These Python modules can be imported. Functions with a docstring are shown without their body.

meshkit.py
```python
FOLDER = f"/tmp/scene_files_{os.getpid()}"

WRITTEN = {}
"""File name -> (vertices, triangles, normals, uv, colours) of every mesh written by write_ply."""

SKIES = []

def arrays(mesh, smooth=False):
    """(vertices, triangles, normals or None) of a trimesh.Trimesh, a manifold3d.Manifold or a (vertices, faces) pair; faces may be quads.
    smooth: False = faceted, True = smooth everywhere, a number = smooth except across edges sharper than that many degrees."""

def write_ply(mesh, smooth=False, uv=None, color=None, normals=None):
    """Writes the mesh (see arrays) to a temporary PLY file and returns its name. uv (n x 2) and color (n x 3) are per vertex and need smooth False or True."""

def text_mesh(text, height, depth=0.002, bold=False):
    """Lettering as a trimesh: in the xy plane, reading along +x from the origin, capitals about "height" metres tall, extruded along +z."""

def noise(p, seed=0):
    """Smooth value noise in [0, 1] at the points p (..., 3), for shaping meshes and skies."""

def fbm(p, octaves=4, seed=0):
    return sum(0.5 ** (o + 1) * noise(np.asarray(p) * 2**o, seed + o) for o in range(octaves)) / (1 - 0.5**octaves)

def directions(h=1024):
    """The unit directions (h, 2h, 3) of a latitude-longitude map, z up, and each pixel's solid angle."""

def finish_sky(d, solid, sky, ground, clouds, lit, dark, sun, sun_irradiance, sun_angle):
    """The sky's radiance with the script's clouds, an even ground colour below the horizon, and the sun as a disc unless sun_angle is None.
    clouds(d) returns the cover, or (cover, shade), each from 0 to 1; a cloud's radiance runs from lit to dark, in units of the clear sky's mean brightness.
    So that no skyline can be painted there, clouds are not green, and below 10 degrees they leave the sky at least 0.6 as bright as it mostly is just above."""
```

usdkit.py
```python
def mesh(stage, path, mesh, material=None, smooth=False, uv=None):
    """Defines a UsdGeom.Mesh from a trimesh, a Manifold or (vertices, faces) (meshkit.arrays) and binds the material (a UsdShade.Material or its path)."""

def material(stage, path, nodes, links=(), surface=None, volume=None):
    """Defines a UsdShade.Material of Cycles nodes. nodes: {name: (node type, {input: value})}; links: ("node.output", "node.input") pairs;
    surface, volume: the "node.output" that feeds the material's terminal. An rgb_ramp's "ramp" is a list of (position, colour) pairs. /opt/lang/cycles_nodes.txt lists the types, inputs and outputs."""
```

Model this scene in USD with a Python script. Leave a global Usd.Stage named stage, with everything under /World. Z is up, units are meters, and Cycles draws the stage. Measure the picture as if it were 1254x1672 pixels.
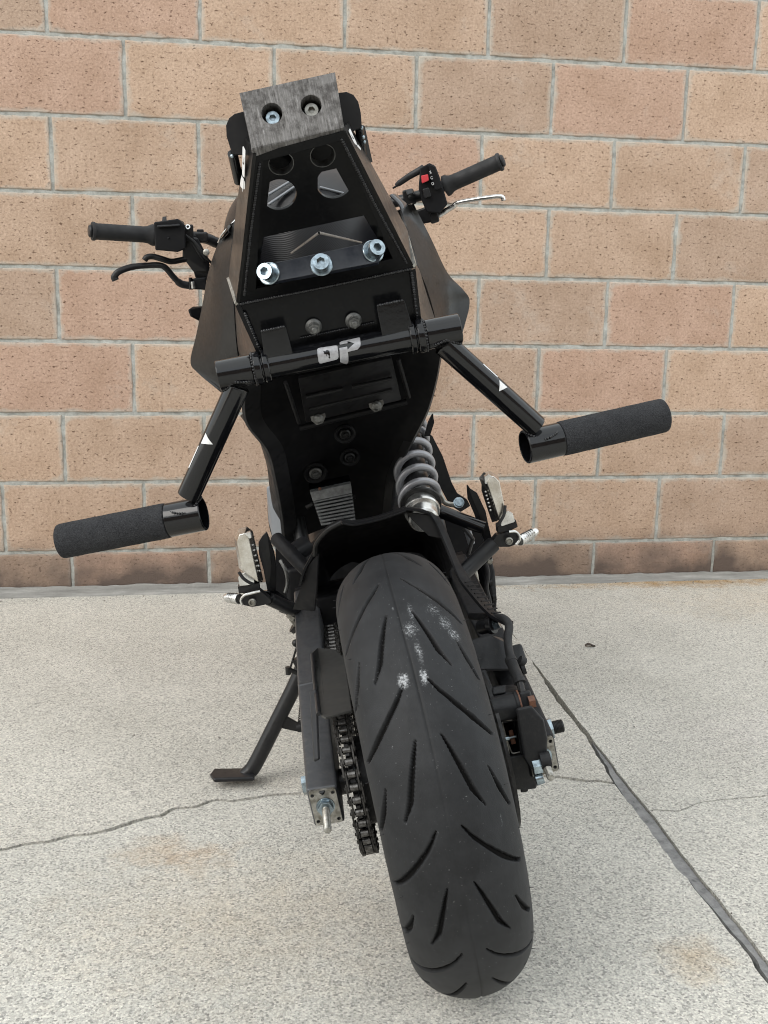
import math, random
import numpy as np
import trimesh
import usdkit, meshkit
from scipy.spatial import ConvexHull
from shapely.geometry import Polygon, LineString, box as sbox
from shapely.ops import unary_union
from pxr import Gf, Usd, UsdGeom, UsdLux, UsdShade, Sdf, Vt

stage = Usd.Stage.CreateInMemory()
UsdGeom.SetStageUpAxis(stage, 'Z')
UsdGeom.SetStageMetersPerUnit(stage, 1.0)
UsdGeom.Xform.Define(stage, '/World')
UsdGeom.Scope.Define(stage, '/World/Looks')
rng = np.random.default_rng(7)
PI = math.pi

# ---------------------------------------------------------------- camera, sky, sun, exposure
cam = UsdGeom.Camera.Define(stage, '/World/camera')
cam.CreateHorizontalApertureAttr(36.0)
cam.CreateFocalLengthAttr(36.0 * 1700.0 / 1254.0)
cam.CreateClippingRangeAttr((0.05, 500.0))
cam.AddTransformOp().Set(Gf.Matrix4d(0.9880247, -0.1533283, 0.0172543, 0, 0.0144787, 0.2034644, 0.9789753, 0,
                                     -0.1536153, -0.9670019, 0.2032478, 0, 0.4509149, -3.0973855, 0.8897145, 1))
cam.CreateExposureAttr(1.12)

SUN = np.array([-0.74, -0.40, 0.60]); SUN /= np.linalg.norm(SUN)
sky = usdkit.material(stage, '/World/Looks/sky_look', {
    'sky': ('sky_texture', {'sky_type': 'single_scattering', 'sun_disc': False, 'sun_elevation': math.asin(SUN[2]),
                            'sun_rotation': math.atan2(SUN[0], SUN[1]), 'aerosol_density': 2.0}),
    'tc': ('texture_coordinate', {}),
    'n': ('noise_texture', {'scale': 2.2, 'detail': 5.0, 'roughness': 0.55}),
    'r': ('rgb_ramp', {'ramp': [(0.30, (0.62, 0.62, 0.62)), (0.62, (0.95, 0.95, 0.95))]}),
    'mx': ('mix', {'color2': (5.25, 5.46, 5.40)}),
    'bg': ('background_shader', {'strength': 0.15})},
    [('tc.generated', 'n.vector'), ('n.fac', 'r.fac'), ('r.color', 'mx.fac'), ('sky.color', 'mx.color1'), ('mx.color', 'bg.color')],
    surface='bg.background')
dome = UsdLux.DomeLight.Define(stage, '/World/sky')
UsdShade.MaterialBindingAPI.Apply(dome.GetPrim()).Bind(sky)
dome.GetPrim().SetCustomDataByKey('kind', 'structure')
sun = UsdLux.DistantLight.Define(stage, '/World/sun')
sun.CreateIntensityAttr(0.2); sun.CreateAngleAttr(40.0); sun.CreateColorAttr(Gf.Vec3f(1.0, 0.965, 0.92))
sun.GetPrim().CreateAttribute('inputs:normalize', Sdf.ValueTypeNames.Bool).Set(True)
zz = SUN; xx = np.cross([0, 0, 1], zz); xx /= np.linalg.norm(xx); yy = np.cross(zz, xx)
sun.AddTransformOp().Set(Gf.Matrix4d(*[float(v) for r in (xx, yy, zz) for v in (*r, 0)], 0, 0, 5, 1))

# ---------------------------------------------------------------- materials
def M(name, nodes, links, surface='p.BSDF'):
    return usdkit.material(stage, '/World/Looks/' + name, nodes, links, surface=surface)

def paint(name, col, rough=0.4, metal=0.0, spec=0.5, bevel=0.0, bump=None, mottle=None, coat=0.0, dust=None):
    """A plain coated or metal surface: rounded edges by a bevel normal, fine grain relief, faint tonal and roughness variation."""
    n = {'p': ('principled_bsdf', {'base_color': col, 'roughness': rough, 'metallic': metal, 'specular_ior_level': spec, 'coat_weight': coat, 'coat_roughness': 0.05}),
         'tc': ('texture_coordinate', {})}
    l = []
    if bevel:
        n['bv'] = ('bevel', {'radius': bevel, 'samples': 4})
    if bump:
        n['bn'] = ('noise_texture', {'scale': bump[0], 'detail': 3.0})
        n['bp'] = ('bump', {'strength': bump[1], 'distance': bump[2]})
        l += [('tc.object', 'bn.vector'), ('bn.fac', 'bp.height'), ('bp.normal', 'p.normal')]
        if bevel:
            l += [('bv.bevel', 'bp.normal')]
    elif bevel:
        l += [('bv.bevel', 'p.normal')]
    n['rn'] = ('noise_texture', {'scale': 38.0, 'detail': 4.0, 'roughness': 0.65})
    n['rr'] = ('map_range', {'from_min': 0.3, 'from_max': 0.7, 'to_min': rough * 0.75, 'to_max': min(1.0, rough * 1.3)})
    l += [('tc.object', 'rn.vector'), ('rn.fac', 'rr.value'), ('rr.result', 'p.roughness')]
    if mottle:
        n['mn'] = ('noise_texture', {'scale': mottle[1], 'detail': 5.0, 'roughness': 0.6})
        n['mr'] = ('rgb_ramp', {'ramp': [(0.34, col), (0.68, mottle[0])]})
        l += [('tc.object', 'mn.vector'), ('mn.fac', 'mr.fac'), ('mr.color', 'p.base_color')]
    elif dust:
        n['dn'] = ('noise_texture', {'scale': dust[1], 'detail': 6.0, 'roughness': 0.75})
        n['dr'] = ('rgb_ramp', {'ramp': [(0.5, col), (0.78, dust[0])]})
        l += [('tc.object', 'dn.vector'), ('dn.fac', 'dr.fac'), ('dr.color', 'p.base_color')]
    return M(name, n, l)

gloss_black = paint('gloss_black', (0.0020, 0.0021, 0.0026), 0.09, spec=0.48, bevel=0.0012, bump=(160, 0.04, 0.002))
bar_sky_black = paint('bar_sky_black', (0.010, 0.012, 0.018), 0.3, spec=0.7, bevel=0.0012)  # blue of the reflected sky mixed into the base colour
weld_black = paint('weld_black', (0.006, 0.006, 0.007), 0.22, spec=0.5, bump=(400, 0.3, 0.002))
cage_black = paint('cage_black', (0.0035, 0.0036, 0.004), 0.16, spec=0.15, bevel=0.0012, dust=((0.007, 0.007, 0.007), 90))
plastic_black = paint('plastic_black', (0.006, 0.006, 0.007), 0.5, spec=0.16, bevel=0.001, bump=(900, 0.2, 0.001), dust=((0.012, 0.0115, 0.011), 60))
satin_black = paint('satin_black', (0.009, 0.009, 0.010), 0.36, spec=0.32, bevel=0.0012, dust=((0.018, 0.017, 0.016), 80))
rubber = paint('rubber_black', (0.014, 0.014, 0.015), 0.62, spec=0.35, bump=(700, 0.3, 0.001))
foam = paint('foam_black', (0.010, 0.0105, 0.012), 0.9, spec=0.25, bump=(850, 0.9, 0.002), mottle=((0.040, 0.041, 0.045), 560))
swing_grey = paint('swingarm_grey', (0.064, 0.066, 0.071), 0.30, metal=0.5, bevel=0.003, bump=(500, 0.1, 0.001), dust=((0.095, 0.092, 0.088), 120))
shroud_look = paint('shroud_dark', (0.0075, 0.0072, 0.0069), 0.30, spec=0.22, bump=(900, 0.05, 0.001), coat=0.1)
frame_grey = paint('frame_grey', (0.19, 0.20, 0.215), 0.42, metal=0.35, bevel=0.002)
dull_shaded_zinc = paint('dull_shaded_zinc', (0.16, 0.16, 0.155), 0.42, metal=0.7, bevel=0.0006, mottle=((0.06, 0.06, 0.058), 140))  # darker zinc: shade on lower nuts and undertail bolts put into the colour
zinc = paint('zinc', (0.40, 0.48, 0.53), 0.26, metal=1.0, bevel=0.0006, mottle=((0.17, 0.20, 0.22), 150))
steel_dirty = paint('steel_dirty', (0.40, 0.39, 0.36), 0.38, metal=0.85, bevel=0.0006, mottle=((0.13, 0.12, 0.10), 110))
alu = paint('alu_polished', (0.80, 0.80, 0.79), 0.26, metal=1.0, bevel=0.0015, mottle=((0.55, 0.54, 0.52), 60))
alu_cast = paint('alu_cast', (0.74, 0.72, 0.68), 0.24, metal=1.0, bevel=0.002, mottle=((0.50, 0.46, 0.40), 45))
spring_grey = paint('spring_grey', (0.27, 0.27, 0.285), 0.34, metal=0.5)
dark_metal = paint('dark_metal', (0.035, 0.034, 0.034), 0.42, metal=0.6, bevel=0.0006, mottle=((0.012, 0.012, 0.012), 90))
chain_metal = paint('chain_metal', (0.17, 0.165, 0.16), 0.34, metal=0.9, mottle=((0.05, 0.047, 0.043), 260))
chain_plate = paint('chain_plate', (0.055, 0.052, 0.048), 0.5, metal=0.6, mottle=((0.015, 0.014, 0.013), 200))
caliper_black = paint('caliper_black', (0.0095, 0.0098, 0.0112), 0.46, spec=0.32, bevel=0.002, bump=(500, 0.2, 0.001), dust=((0.024, 0.0235, 0.023), 130))
copper_brown = paint('rust_brown', (0.20, 0.085, 0.045), 0.65, mottle=((0.09, 0.04, 0.025), 200))
red_switch = paint('red_switch', (0.52, 0.035, 0.045), 0.42, bevel=0.0006)
guard_black = paint('guard_black', (0.026, 0.026, 0.025), 0.45, spec=0.4, bevel=0.0012, dust=((0.042, 0.04, 0.037), 60))
white_print = paint('white_print', (0.66, 0.66, 0.66), 0.5)
silver_sticker = paint('silver_sticker', (0.36, 0.36, 0.375), 0.36, metal=0.35, mottle=((0.27, 0.27, 0.285), 300))
fin_grey = paint('fin_grey', (0.20, 0.205, 0.205), 0.45, metal=0.3, bevel=0.0005, mottle=((0.10, 0.103, 0.103), 150))
mirror_glass = paint('smoked_lens', (0.02, 0.02, 0.022), 0.05, spec=0.6)

# scraped face of the wheelie block: streaks along its short side
scrape_look = M('scraped_steel', {
    'tc': ('texture_coordinate', {}), 'mp': ('mapping', {'scale': (560.0, 60.0, 52.0)}),
    'n': ('noise_texture', {'scale': 1.0, 'detail': 4.0, 'roughness': 0.7}),
    'r': ('rgb_ramp', {'ramp': [(0.26, (0.025, 0.023, 0.022)), (0.40, (0.10, 0.095, 0.09)), (0.60, (0.17, 0.163, 0.16)), (0.76, (0.34, 0.33, 0.33))]}),
    'n2': ('noise_texture', {'scale': 75.0, 'detail': 6.0, 'roughness': 0.7}), 'r2': ('rgb_ramp', {'ramp': [(0.38, (0.30, 0.28, 0.27)), (0.56, (1.0, 1.0, 1.0))]}),
    'mx': ('mix', {'mix_type': 'multiply', 'fac': 0.9}),
    'bp': ('bump', {'strength': 0.5, 'distance': 0.002}), 'bv': ('bevel', {'radius': 0.0015, 'samples': 4}),
    'p': ('principled_bsdf', {'roughness': 0.52, 'metallic': 0.35})},
    [('tc.object', 'mp.vector'), ('mp.vector', 'n.vector'), ('n.fac', 'r.fac'), ('tc.object', 'n2.vector'), ('n2.fac', 'r2.fac'),
     ('r.color', 'mx.color1'), ('r2.color', 'mx.color2'), ('mx.color', 'p.base_color'), ('n.fac', 'bp.height'), ('bv.bevel', 'bp.normal'), ('bp.normal', 'p.normal')])

# tyre: dusty dark rubber, lint specks, chalky scuffs where the mesh carries them
tyre_look = M('tyre_rubber', {
    'tc': ('texture_coordinate', {}), 'n': ('noise_texture', {'scale': 26.0, 'detail': 6.0, 'roughness': 0.7}),
    'r': ('rgb_ramp', {'ramp': [(0.28, (0.0062, 0.0066, 0.0076)), (0.72, (0.0175, 0.0184, 0.0202))]}),
    'sn': ('noise_texture', {'scale': 330.0, 'detail': 2.0}), 'sr': ('rgb_ramp', {'ramp': [(0.70, (0, 0, 0)), (0.78, (0.30, 0.30, 0.30))]}),
    'at': ('attribute', {'attribute': 'scuff'}), 'mp': ('mapping', {'scale': (330.0, 380.0, 380.0)}),
    'cn': ('noise_texture', {'scale': 1.0, 'detail': 5.0, 'roughness': 0.8}), 'ca': ('math', {'math_type': 'add'}), 'am': ('math', {'math_type': 'multiply', 'value2': 0.53}),
    'cr': ('rgb_ramp', {'ramp': [(0.80, (0, 0, 0)), (0.92, (0.10, 0.10, 0.10)), (1.0, (0.50, 0.50, 0.50))]}),
    'gr': ('attribute', {'attribute': 'groove'}), 'gm': ('mix', {'color2': (0.0065, 0.0063, 0.0062)}), 'gs': ('map_range', {'from_min': 0.0, 'from_max': 0.8, 'to_min': 0.30, 'to_max': 0.10}),  # occlusion in the grooves painted as darker colour and weaker specular
    'm1': ('mix', {'color2': (0.30, 0.30, 0.31)}), 'm2': ('mix', {'color2': (0.62, 0.64, 0.66)}),
    'bn': ('noise_texture', {'scale': 700.0, 'detail': 3.0}), 'bp': ('bump', {'strength': 0.25, 'distance': 0.001}),
    'p': ('principled_bsdf', {'roughness': 0.62, 'specular_ior_level': 0.30})},
    [('tc.object', 'n.vector'), ('n.fac', 'r.fac'), ('tc.object', 'sn.vector'), ('sn.fac', 'sr.fac'),
     ('tc.object', 'mp.vector'), ('mp.vector', 'cn.vector'), ('cn.fac', 'ca.value1'), ('at.fac', 'am.value1'), ('am.value', 'ca.value2'), ('ca.value', 'cr.fac'),
     ('r.color', 'gm.color1'), ('gr.fac', 'gm.fac'), ('gr.fac', 'gs.value'), ('gs.result', 'p.specular_ior_level'), ('gm.color', 'm1.color1'), ('sr.color', 'm1.fac'), ('m1.color', 'm2.color1'), ('cr.color', 'm2.fac'), ('m2.color', 'p.base_color'),
     ('tc.object', 'bn.vector'), ('bn.fac', 'bp.height'), ('bp.normal', 'p.normal')])

# concrete block: warm split-tone body with pores and grains; cement bloom creeping in from the joints; grimy foot
def block_look(name, tone):
    return M(name, {
        'geo': ('geometry', {}), 'uv': ('uvmap', {'attribute': 'st'}), 'sx': ('separate_xyz', {}),
        'n1': ('noise_texture', {'scale': 7.0, 'detail': 5.0, 'roughness': 0.6}),
        'r1': ('rgb_ramp', {'ramp': [(0.30, tuple(np.array((0.400, 0.286, 0.208)) * tone)), (0.70, tuple(np.array((0.508, 0.380, 0.293)) * tone))]}),
        'n2': ('noise_texture', {'scale': 150.0, 'detail': 4.0, 'roughness': 0.7}),
        'r2': ('rgb_ramp', {'ramp': [(0.36, (0.82, 0.80, 0.78)), (0.64, (1.12, 1.12, 1.12))]}),
        'n3': ('noise_texture', {'scale': 1.0, 'detail': 3.0, 'roughness': 0.6}), 'n3m': ('mapping', {'scale': (80.0, 120.0, 150.0)}),
        'r3': ('rgb_ramp', {'ramp': [(0.32, (0.24, 0.19, 0.16)), (0.41, (1, 1, 1))]}),
        'n4': ('noise_texture', {'scale': 210.0, 'detail': 2.0}),
        'r4': ('rgb_ramp', {'ramp': [(0.70, (0, 0, 0)), (0.80, (0.6, 0.6, 0.6))]}),
        'm1': ('mix', {'mix_type': 'multiply', 'fac': 1.0}), 'm2': ('mix', {'mix_type': 'multiply', 'fac': 0.9}),
        'm3': ('mix', {'color2': (0.62, 0.52, 0.43)}),
        'n5': ('noise_texture', {'scale': 16.0, 'detail': 5.0, 'roughness': 0.65}),
        'e1': ('map_range', {'from_min': 0.0, 'from_max': 0.022, 'to_min': 0.50, 'to_max': 0.0}),
        'e2': ('math', {'math_type': 'add'}), 'e3': ('map_range', {'from_min': 0.72, 'from_max': 1.12, 'to_min': 0.0, 'to_max': 0.85}),
        'm4': ('mix', {'color2': (0.44, 0.425, 0.38)}),
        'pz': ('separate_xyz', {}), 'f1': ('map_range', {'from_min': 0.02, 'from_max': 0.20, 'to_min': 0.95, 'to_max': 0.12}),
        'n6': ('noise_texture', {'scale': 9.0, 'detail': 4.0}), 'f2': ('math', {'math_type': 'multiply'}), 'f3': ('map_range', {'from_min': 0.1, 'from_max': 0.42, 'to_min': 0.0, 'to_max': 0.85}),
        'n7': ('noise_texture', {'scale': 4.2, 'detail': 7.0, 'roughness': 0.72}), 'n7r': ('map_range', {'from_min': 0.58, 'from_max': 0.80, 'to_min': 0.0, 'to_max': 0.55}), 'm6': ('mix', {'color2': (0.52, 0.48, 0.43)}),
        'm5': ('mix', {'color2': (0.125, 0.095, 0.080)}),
        'bp': ('bump', {'strength': 0.7, 'distance': 0.003}), 'bp2': ('bump', {'strength': 0.5, 'distance': 0.002}),
        'p': ('principled_bsdf', {'roughness': 0.93, 'specular_ior_level': 0.2})},
        [('geo.position', 'n1.vector'), ('geo.position', 'n2.vector'), ('geo.position', 'n3m.vector'), ('n3m.vector', 'n3.vector'), ('geo.position', 'n4.vector'), ('geo.position', 'n5.vector'), ('geo.position', 'n6.vector'),
         ('n1.fac', 'r1.fac'), ('n2.fac', 'r2.fac'), ('n3.fac', 'r3.fac'), ('n4.fac', 'r4.fac'),
         ('r1.color', 'm1.color1'), ('r2.color', 'm1.color2'), ('m1.color', 'm2.color1'), ('r3.color', 'm2.color2'), ('m2.color', 'm3.color1'), ('r4.color', 'm3.fac'),
         ('uv.UV', 'sx.vector'), ('sx.x', 'e1.value'), ('e1.result', 'e2.value1'), ('n5.fac', 'e2.value2'), ('e2.value', 'e3.value'),
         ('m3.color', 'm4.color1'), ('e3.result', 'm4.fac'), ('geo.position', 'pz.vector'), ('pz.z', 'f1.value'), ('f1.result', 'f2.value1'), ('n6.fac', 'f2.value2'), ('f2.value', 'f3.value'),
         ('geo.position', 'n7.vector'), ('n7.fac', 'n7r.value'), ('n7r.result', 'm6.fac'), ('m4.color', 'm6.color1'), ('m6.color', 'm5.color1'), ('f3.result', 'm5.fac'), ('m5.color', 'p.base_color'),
         ('n2.fac', 'bp.height'), ('r3.color', 'bp2.height'), ('bp.normal', 'bp2.normal'), ('bp2.normal', 'p.normal')])

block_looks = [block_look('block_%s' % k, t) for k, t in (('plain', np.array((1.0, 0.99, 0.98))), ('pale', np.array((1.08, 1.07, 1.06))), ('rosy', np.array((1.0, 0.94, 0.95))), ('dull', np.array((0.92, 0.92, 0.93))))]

mortar_look = M('mortar', {
    'geo': ('geometry', {}), 'n1': ('noise_texture', {'scale': 34.0, 'detail': 6.0, 'roughness': 0.75}),
    'r1': ('rgb_ramp', {'ramp': [(0.26, (0.20, 0.20, 0.185)), (0.46, (0.36, 0.365, 0.34)), (0.72, (0.55, 0.555, 0.525))]}),
    'n2': ('noise_texture', {'scale': 260.0, 'detail': 4.0, 'roughness': 0.7}), 'bp': ('bump', {'strength': 0.7, 'distance': 0.003}),
    'p': ('principled_bsdf', {'roughness': 0.95, 'specular_ior_level': 0.15})},
    [('geo.position', 'n1.vector'), ('geo.position', 'n2.vector'), ('n1.fac', 'r1.fac'), ('r1.color', 'p.base_color'), ('n2.fac', 'bp.height'), ('bp.normal', 'p.normal')])
fillet_look = M('fillet_cement', {
    'geo': ('geometry', {}), 'mp': ('mapping', {'scale': (6.0, 40.0, 90.0)}), 'n1': ('noise_texture', {'scale': 1.0, 'detail': 6.0, 'roughness': 0.7}),
    'r1': ('rgb_ramp', {'ramp': [(0.30, (0.17, 0.165, 0.155)), (0.55, (0.27, 0.265, 0.25)), (0.76, (0.42, 0.41, 0.39))]}),
    'n2': ('noise_texture', {'scale': 160.0, 'detail': 4.0}), 'bp': ('bump', {'strength': 0.6, 'distance': 0.003}),
    'p': ('principled_bsdf', {'roughness': 0.95, 'specular_ior_level': 0.15})},
    [('geo.position', 'mp.vector'), ('mp.vector', 'n1.vector'), ('geo.position', 'n2.vector'), ('n1.fac', 'r1.fac'), ('r1.color', 'p.base_color'), ('n2.fac', 'bp.height'), ('bp.normal', 'p.normal')])

def concrete_look(name, gain, stains=()):
    """Broomed, weathered concrete with fine sand and aggregate; stains: (x, y, rx, ry, colour, strength) rust and oil marks."""
    g = np.array(gain)
    n = {'geo': ('geometry', {}), 'n1': ('noise_texture', {'scale': 3.2, 'detail': 6.0, 'roughness': 0.6}),
         'r1': ('rgb_ramp', {'ramp': [(0.32, tuple(np.array((0.440, 0.430, 0.392)) * g)), (0.68, tuple(np.array((0.515, 0.505, 0.465)) * g))]}),
         'n2': ('noise_texture', {'scale': 300.0, 'detail': 3.0, 'roughness': 0.75}), 'r2': ('rgb_ramp', {'ramp': [(0.31, (0.46, 0.46, 0.47)), (0.42, (0.90, 0.88, 0.88)), (0.55, (1.02, 1.02, 1.02)), (0.69, (1.32, 1.32, 1.32))]}),
         'v': ('voronoi_texture', {'scale': 330.0}), 'vs': ('separate_xyz', {}), 'vr': ('rgb_ramp', {'ramp': [(0.0, (0.50, 0.50, 0.51)), (0.22, (0.84, 0.84, 0.84)), (0.6, (1.04, 1.04, 1.03)), (1.0, (1.30, 1.29, 1.27))]}),
         'n3': ('noise_texture', {'scale': 60.0, 'detail': 4.0}), 'r3': ('rgb_ramp', {'ramp': [(0.24, (0.55, 0.54, 0.52)), (0.36, (1, 1, 1))]}),
         'm1': ('mix', {'mix_type': 'multiply', 'fac': 0.95}), 'm2': ('mix', {'mix_type': 'multiply', 'fac': 0.95}), 'm3': ('mix', {'mix_type': 'multiply', 'fac': 0.35}),
         'bp': ('bump', {'strength': 0.55, 'distance': 0.002}), 'sn': ('noise_texture', {'scale': 24.0, 'detail': 5.0, 'roughness': 0.65}),
         'p': ('principled_bsdf', {'roughness': 0.9, 'specular_ior_level': 0.25})}
    l = [('geo.position', q + '.vector') for q in ('n1', 'n2', 'n3', 'v', 'sn')]
    l += [('n1.fac', 'r1.fac'), ('n2.fac', 'r2.fac'), ('v.color', 'vs.vector'), ('vs.x', 'vr.fac'), ('n3.fac', 'r3.fac'), ('r1.color', 'm1.color1'), ('r2.color', 'm1.color2'),
          ('m1.color', 'm2.color1'), ('vr.color', 'm2.color2'), ('m2.color', 'm3.color1'), ('r3.color', 'm3.color2'), ('n2.fac', 'bp.height'), ('bp.normal', 'p.normal')]
    last = 'm3.color'
    for k, (x, y, rx, ry, col, st) in enumerate(stains):
        a = 's%d' % k
        n[a + 'm'] = ('mapping', {'location': (-x / rx, -y / ry, 0), 'scale': (1 / rx, 1 / ry, 0)})
        n[a + 'l'] = ('vector_math', {'math_type': 'length'})
        n[a + 'd'] = ('map_range', {'from_min': 0.0, 'from_max': 1.0, 'to_min': 0.62, 'to_max': 0.0})
        n[a + 'a'] = ('math', {'math_type': 'add'})
        n[a + 'r'] = ('map_range', {'from_min': 0.60, 'from_max': 1.15, 'to_min': 0.0, 'to_max': st})
        n[a + 'x'] = ('mix', {'mix_type': 'multiply', 'color2': col})
        l += [('geo.position', a + 'm.vector'), (a + 'm.vector', a + 'l.vector1'), (a + 'l.value', a + 'd.value'), (a + 'd.result', a + 'a.value1'), ('sn.fac', a + 'a.value2'),
              (a + 'a.value', a + 'r.value'), (a + 'r.result', a + 'x.fac'), (last, a + 'x.color1')]
        last = a + 'x.color'
    l.append((last, 'p.base_color'))
    return M(name, n, l)

# ---------------------------------------------------------------- helpers
def cat(ms):
    return trimesh.util.concatenate(ms)

taken = {}
def number(path):
    k = taken.get(path, -1) + 1
    taken[path] = k
    return path if k == 0 else '%s_%03d' % (path, k)

def put(name, mesh, mat, parent='/World', smooth=32, label=None, **attrs):
    path = number(str(parent) + '/' + name)
    uv = attrs.pop('uv', None)
    m = usdkit.mesh(stage, path, mesh, mat, smooth=smooth, uv=uv)
    for k, v in attrs.items():
        UsdGeom.PrimvarsAPI(m).CreatePrimvar(k, Sdf.ValueTypeNames.FloatArray, 'vertex').Set(Vt.FloatArray.FromNumpy(np.asarray(v, np.float32)))
    if label:
        m.GetPrim().SetCustomDataByKey('label', label)
    return path

def tag(path, label=None, category=None, group=None, kind=None):
    p = stage.GetPrimAtPath(path)
    for k, v in (('label', label), ('category', category), ('group', group), ('kind', kind)):
        if v:
            p.SetCustomDataByKey(k, v)
    return path

def xf(name, parent='/World', label=None):
    path = number(str(parent) + '/' + name)
    x = UsdGeom.Xform.Define(stage, path)
    if label:
        x.GetPrim().SetCustomDataByKey('label', label)
    return path

def unit(v):
    v = np.asarray(v, float); return v / np.linalg.norm(v)

def spline(pts, n=8):
    """Catmull-Rom through the points."""
    P = np.asarray(pts, float)
    if len(P) < 3:
        return P
    Q = np.vstack([2 * P[0] - P[1], P, 2 * P[-1] - P[-2]])
    out = []
    for i in range(1, len(Q) - 2):
        for t in np.linspace(0, 1, n, endpoint=False):
            a, b, c, d = Q[i - 1:i + 3]
            out.append(0.5 * (2 * b + (c - a) * t + (2 * a - 5 * b + 4 * c - d) * t * t + (3 * b - a - 3 * c + d) * t ** 3))
    out.append(P[-1])
    return np.array(out)

def tube(path, r, seg=14, caps=True, flat=1.0, ref=None):
    """A swept tube; r one radius or one per point; flat squashes it along the second frame axis."""
    P = np.asarray(path, float); n = len(P)
    R = np.broadcast_to(np.asarray(r, float), (n,))
    T = np.gradient(P, axis=0); T /= np.linalg.norm(T, axis=1)[:, None]
    a = np.asarray(ref, float) if ref is not None else (np.array([0, 0, 1.0]) if abs(T[0][2]) < 0.9 else np.array([0, 1.0, 0]))
    rings = []
    for i in range(n):
        a = unit(a - T[i] * (a @ T[i])); b = np.cross(T[i], a)
        th = np.linspace(0, 2 * PI, seg, endpoint=False)
        rings.append(P[i] + R[i] * (np.cos(th)[:, None] * a * flat + np.sin(th)[:, None] * b))
    V = np.vstack(rings); F = []
    for i in range(n - 1):
        for j in range(seg):
            k = (j + 1) % seg
            p, q, s, t = i * seg + j, i * seg + k, (i + 1) * seg + k, (i + 1) * seg + j
            F += [[p, q, s], [p, s, t]]
    if caps:
        V = np.vstack([V, P[:1], P[-1:]]); c0, c1 = len(V) - 2, len(V) - 1
        for j in range(seg):
            k = (j + 1) % seg
            F += [[c0, k, j], [c1, (n - 1) * seg + j, (n - 1) * seg + k]]
    m = trimesh.Trimesh(V, np.array(F), process=False)
    if m.volume < 0:
        m.invert()
    return m

def rod(a, b, r, seg=18, ch=0.0):
    """Straight cylinder from a to b with chamfered ends."""
    a, b = np.asarray(a, float), np.asarray(b, float); d = unit(b - a)
    if ch:
        return tube([a, a + d * ch, b - d * ch, b], [r - ch, r, r, r - ch], seg)
    return tube([a, b], r, seg)

def pipe(a, b, ro, ri, seg=28):
    """Hollow cylinder, open at both ends."""
    a, b = np.asarray(a, float), np.asarray(b, float); d = unit(b - a); L = np.linalg.norm(b - a); c = min(0.001, (ro - ri) / 3)
    prof = [(ri, 0), (ri, L), (ro - c, L), (ro, L - c), (ro, c), (ro - c, 0), (ri, 0)]
    m = trimesh.creation.revolve(np.array(prof), sections=seg)
    m.apply_transform(trimesh.geometry.align_vectors([0, 0, 1], d)); m.apply_translation(a)
    if m.volume < 0:
        m.invert()
    return m

def lathe(a, d, prof, seg=24):
    """Revolve (radius, along) about the axis d from a."""
    m = trimesh.creation.revolve(np.array(prof, float), sections=seg)
    m.apply_transform(trimesh.geometry.align_vectors([0, 0, 1], unit(d))); m.apply_translation(a)
    if m.volume < 0:
        m.invert()
    return m

def hexa(a, d, r, h, twist=0.0):
    m = trimesh.creation.cylinder(radius=r, height=h, sections=6); m.apply_translation([0, 0, h / 2])
    m.apply_transform(trimesh.transformations.rotation_matrix(twist, [0, 0, 1]))
    m.apply_transform(trimesh.geometry.align_vectors([0, 0, 1], unit(d))); m.apply_translation(a)
    return m

def hull(pts):
    return trimesh.convex.convex_hull(np.asarray(pts, float))

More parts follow.
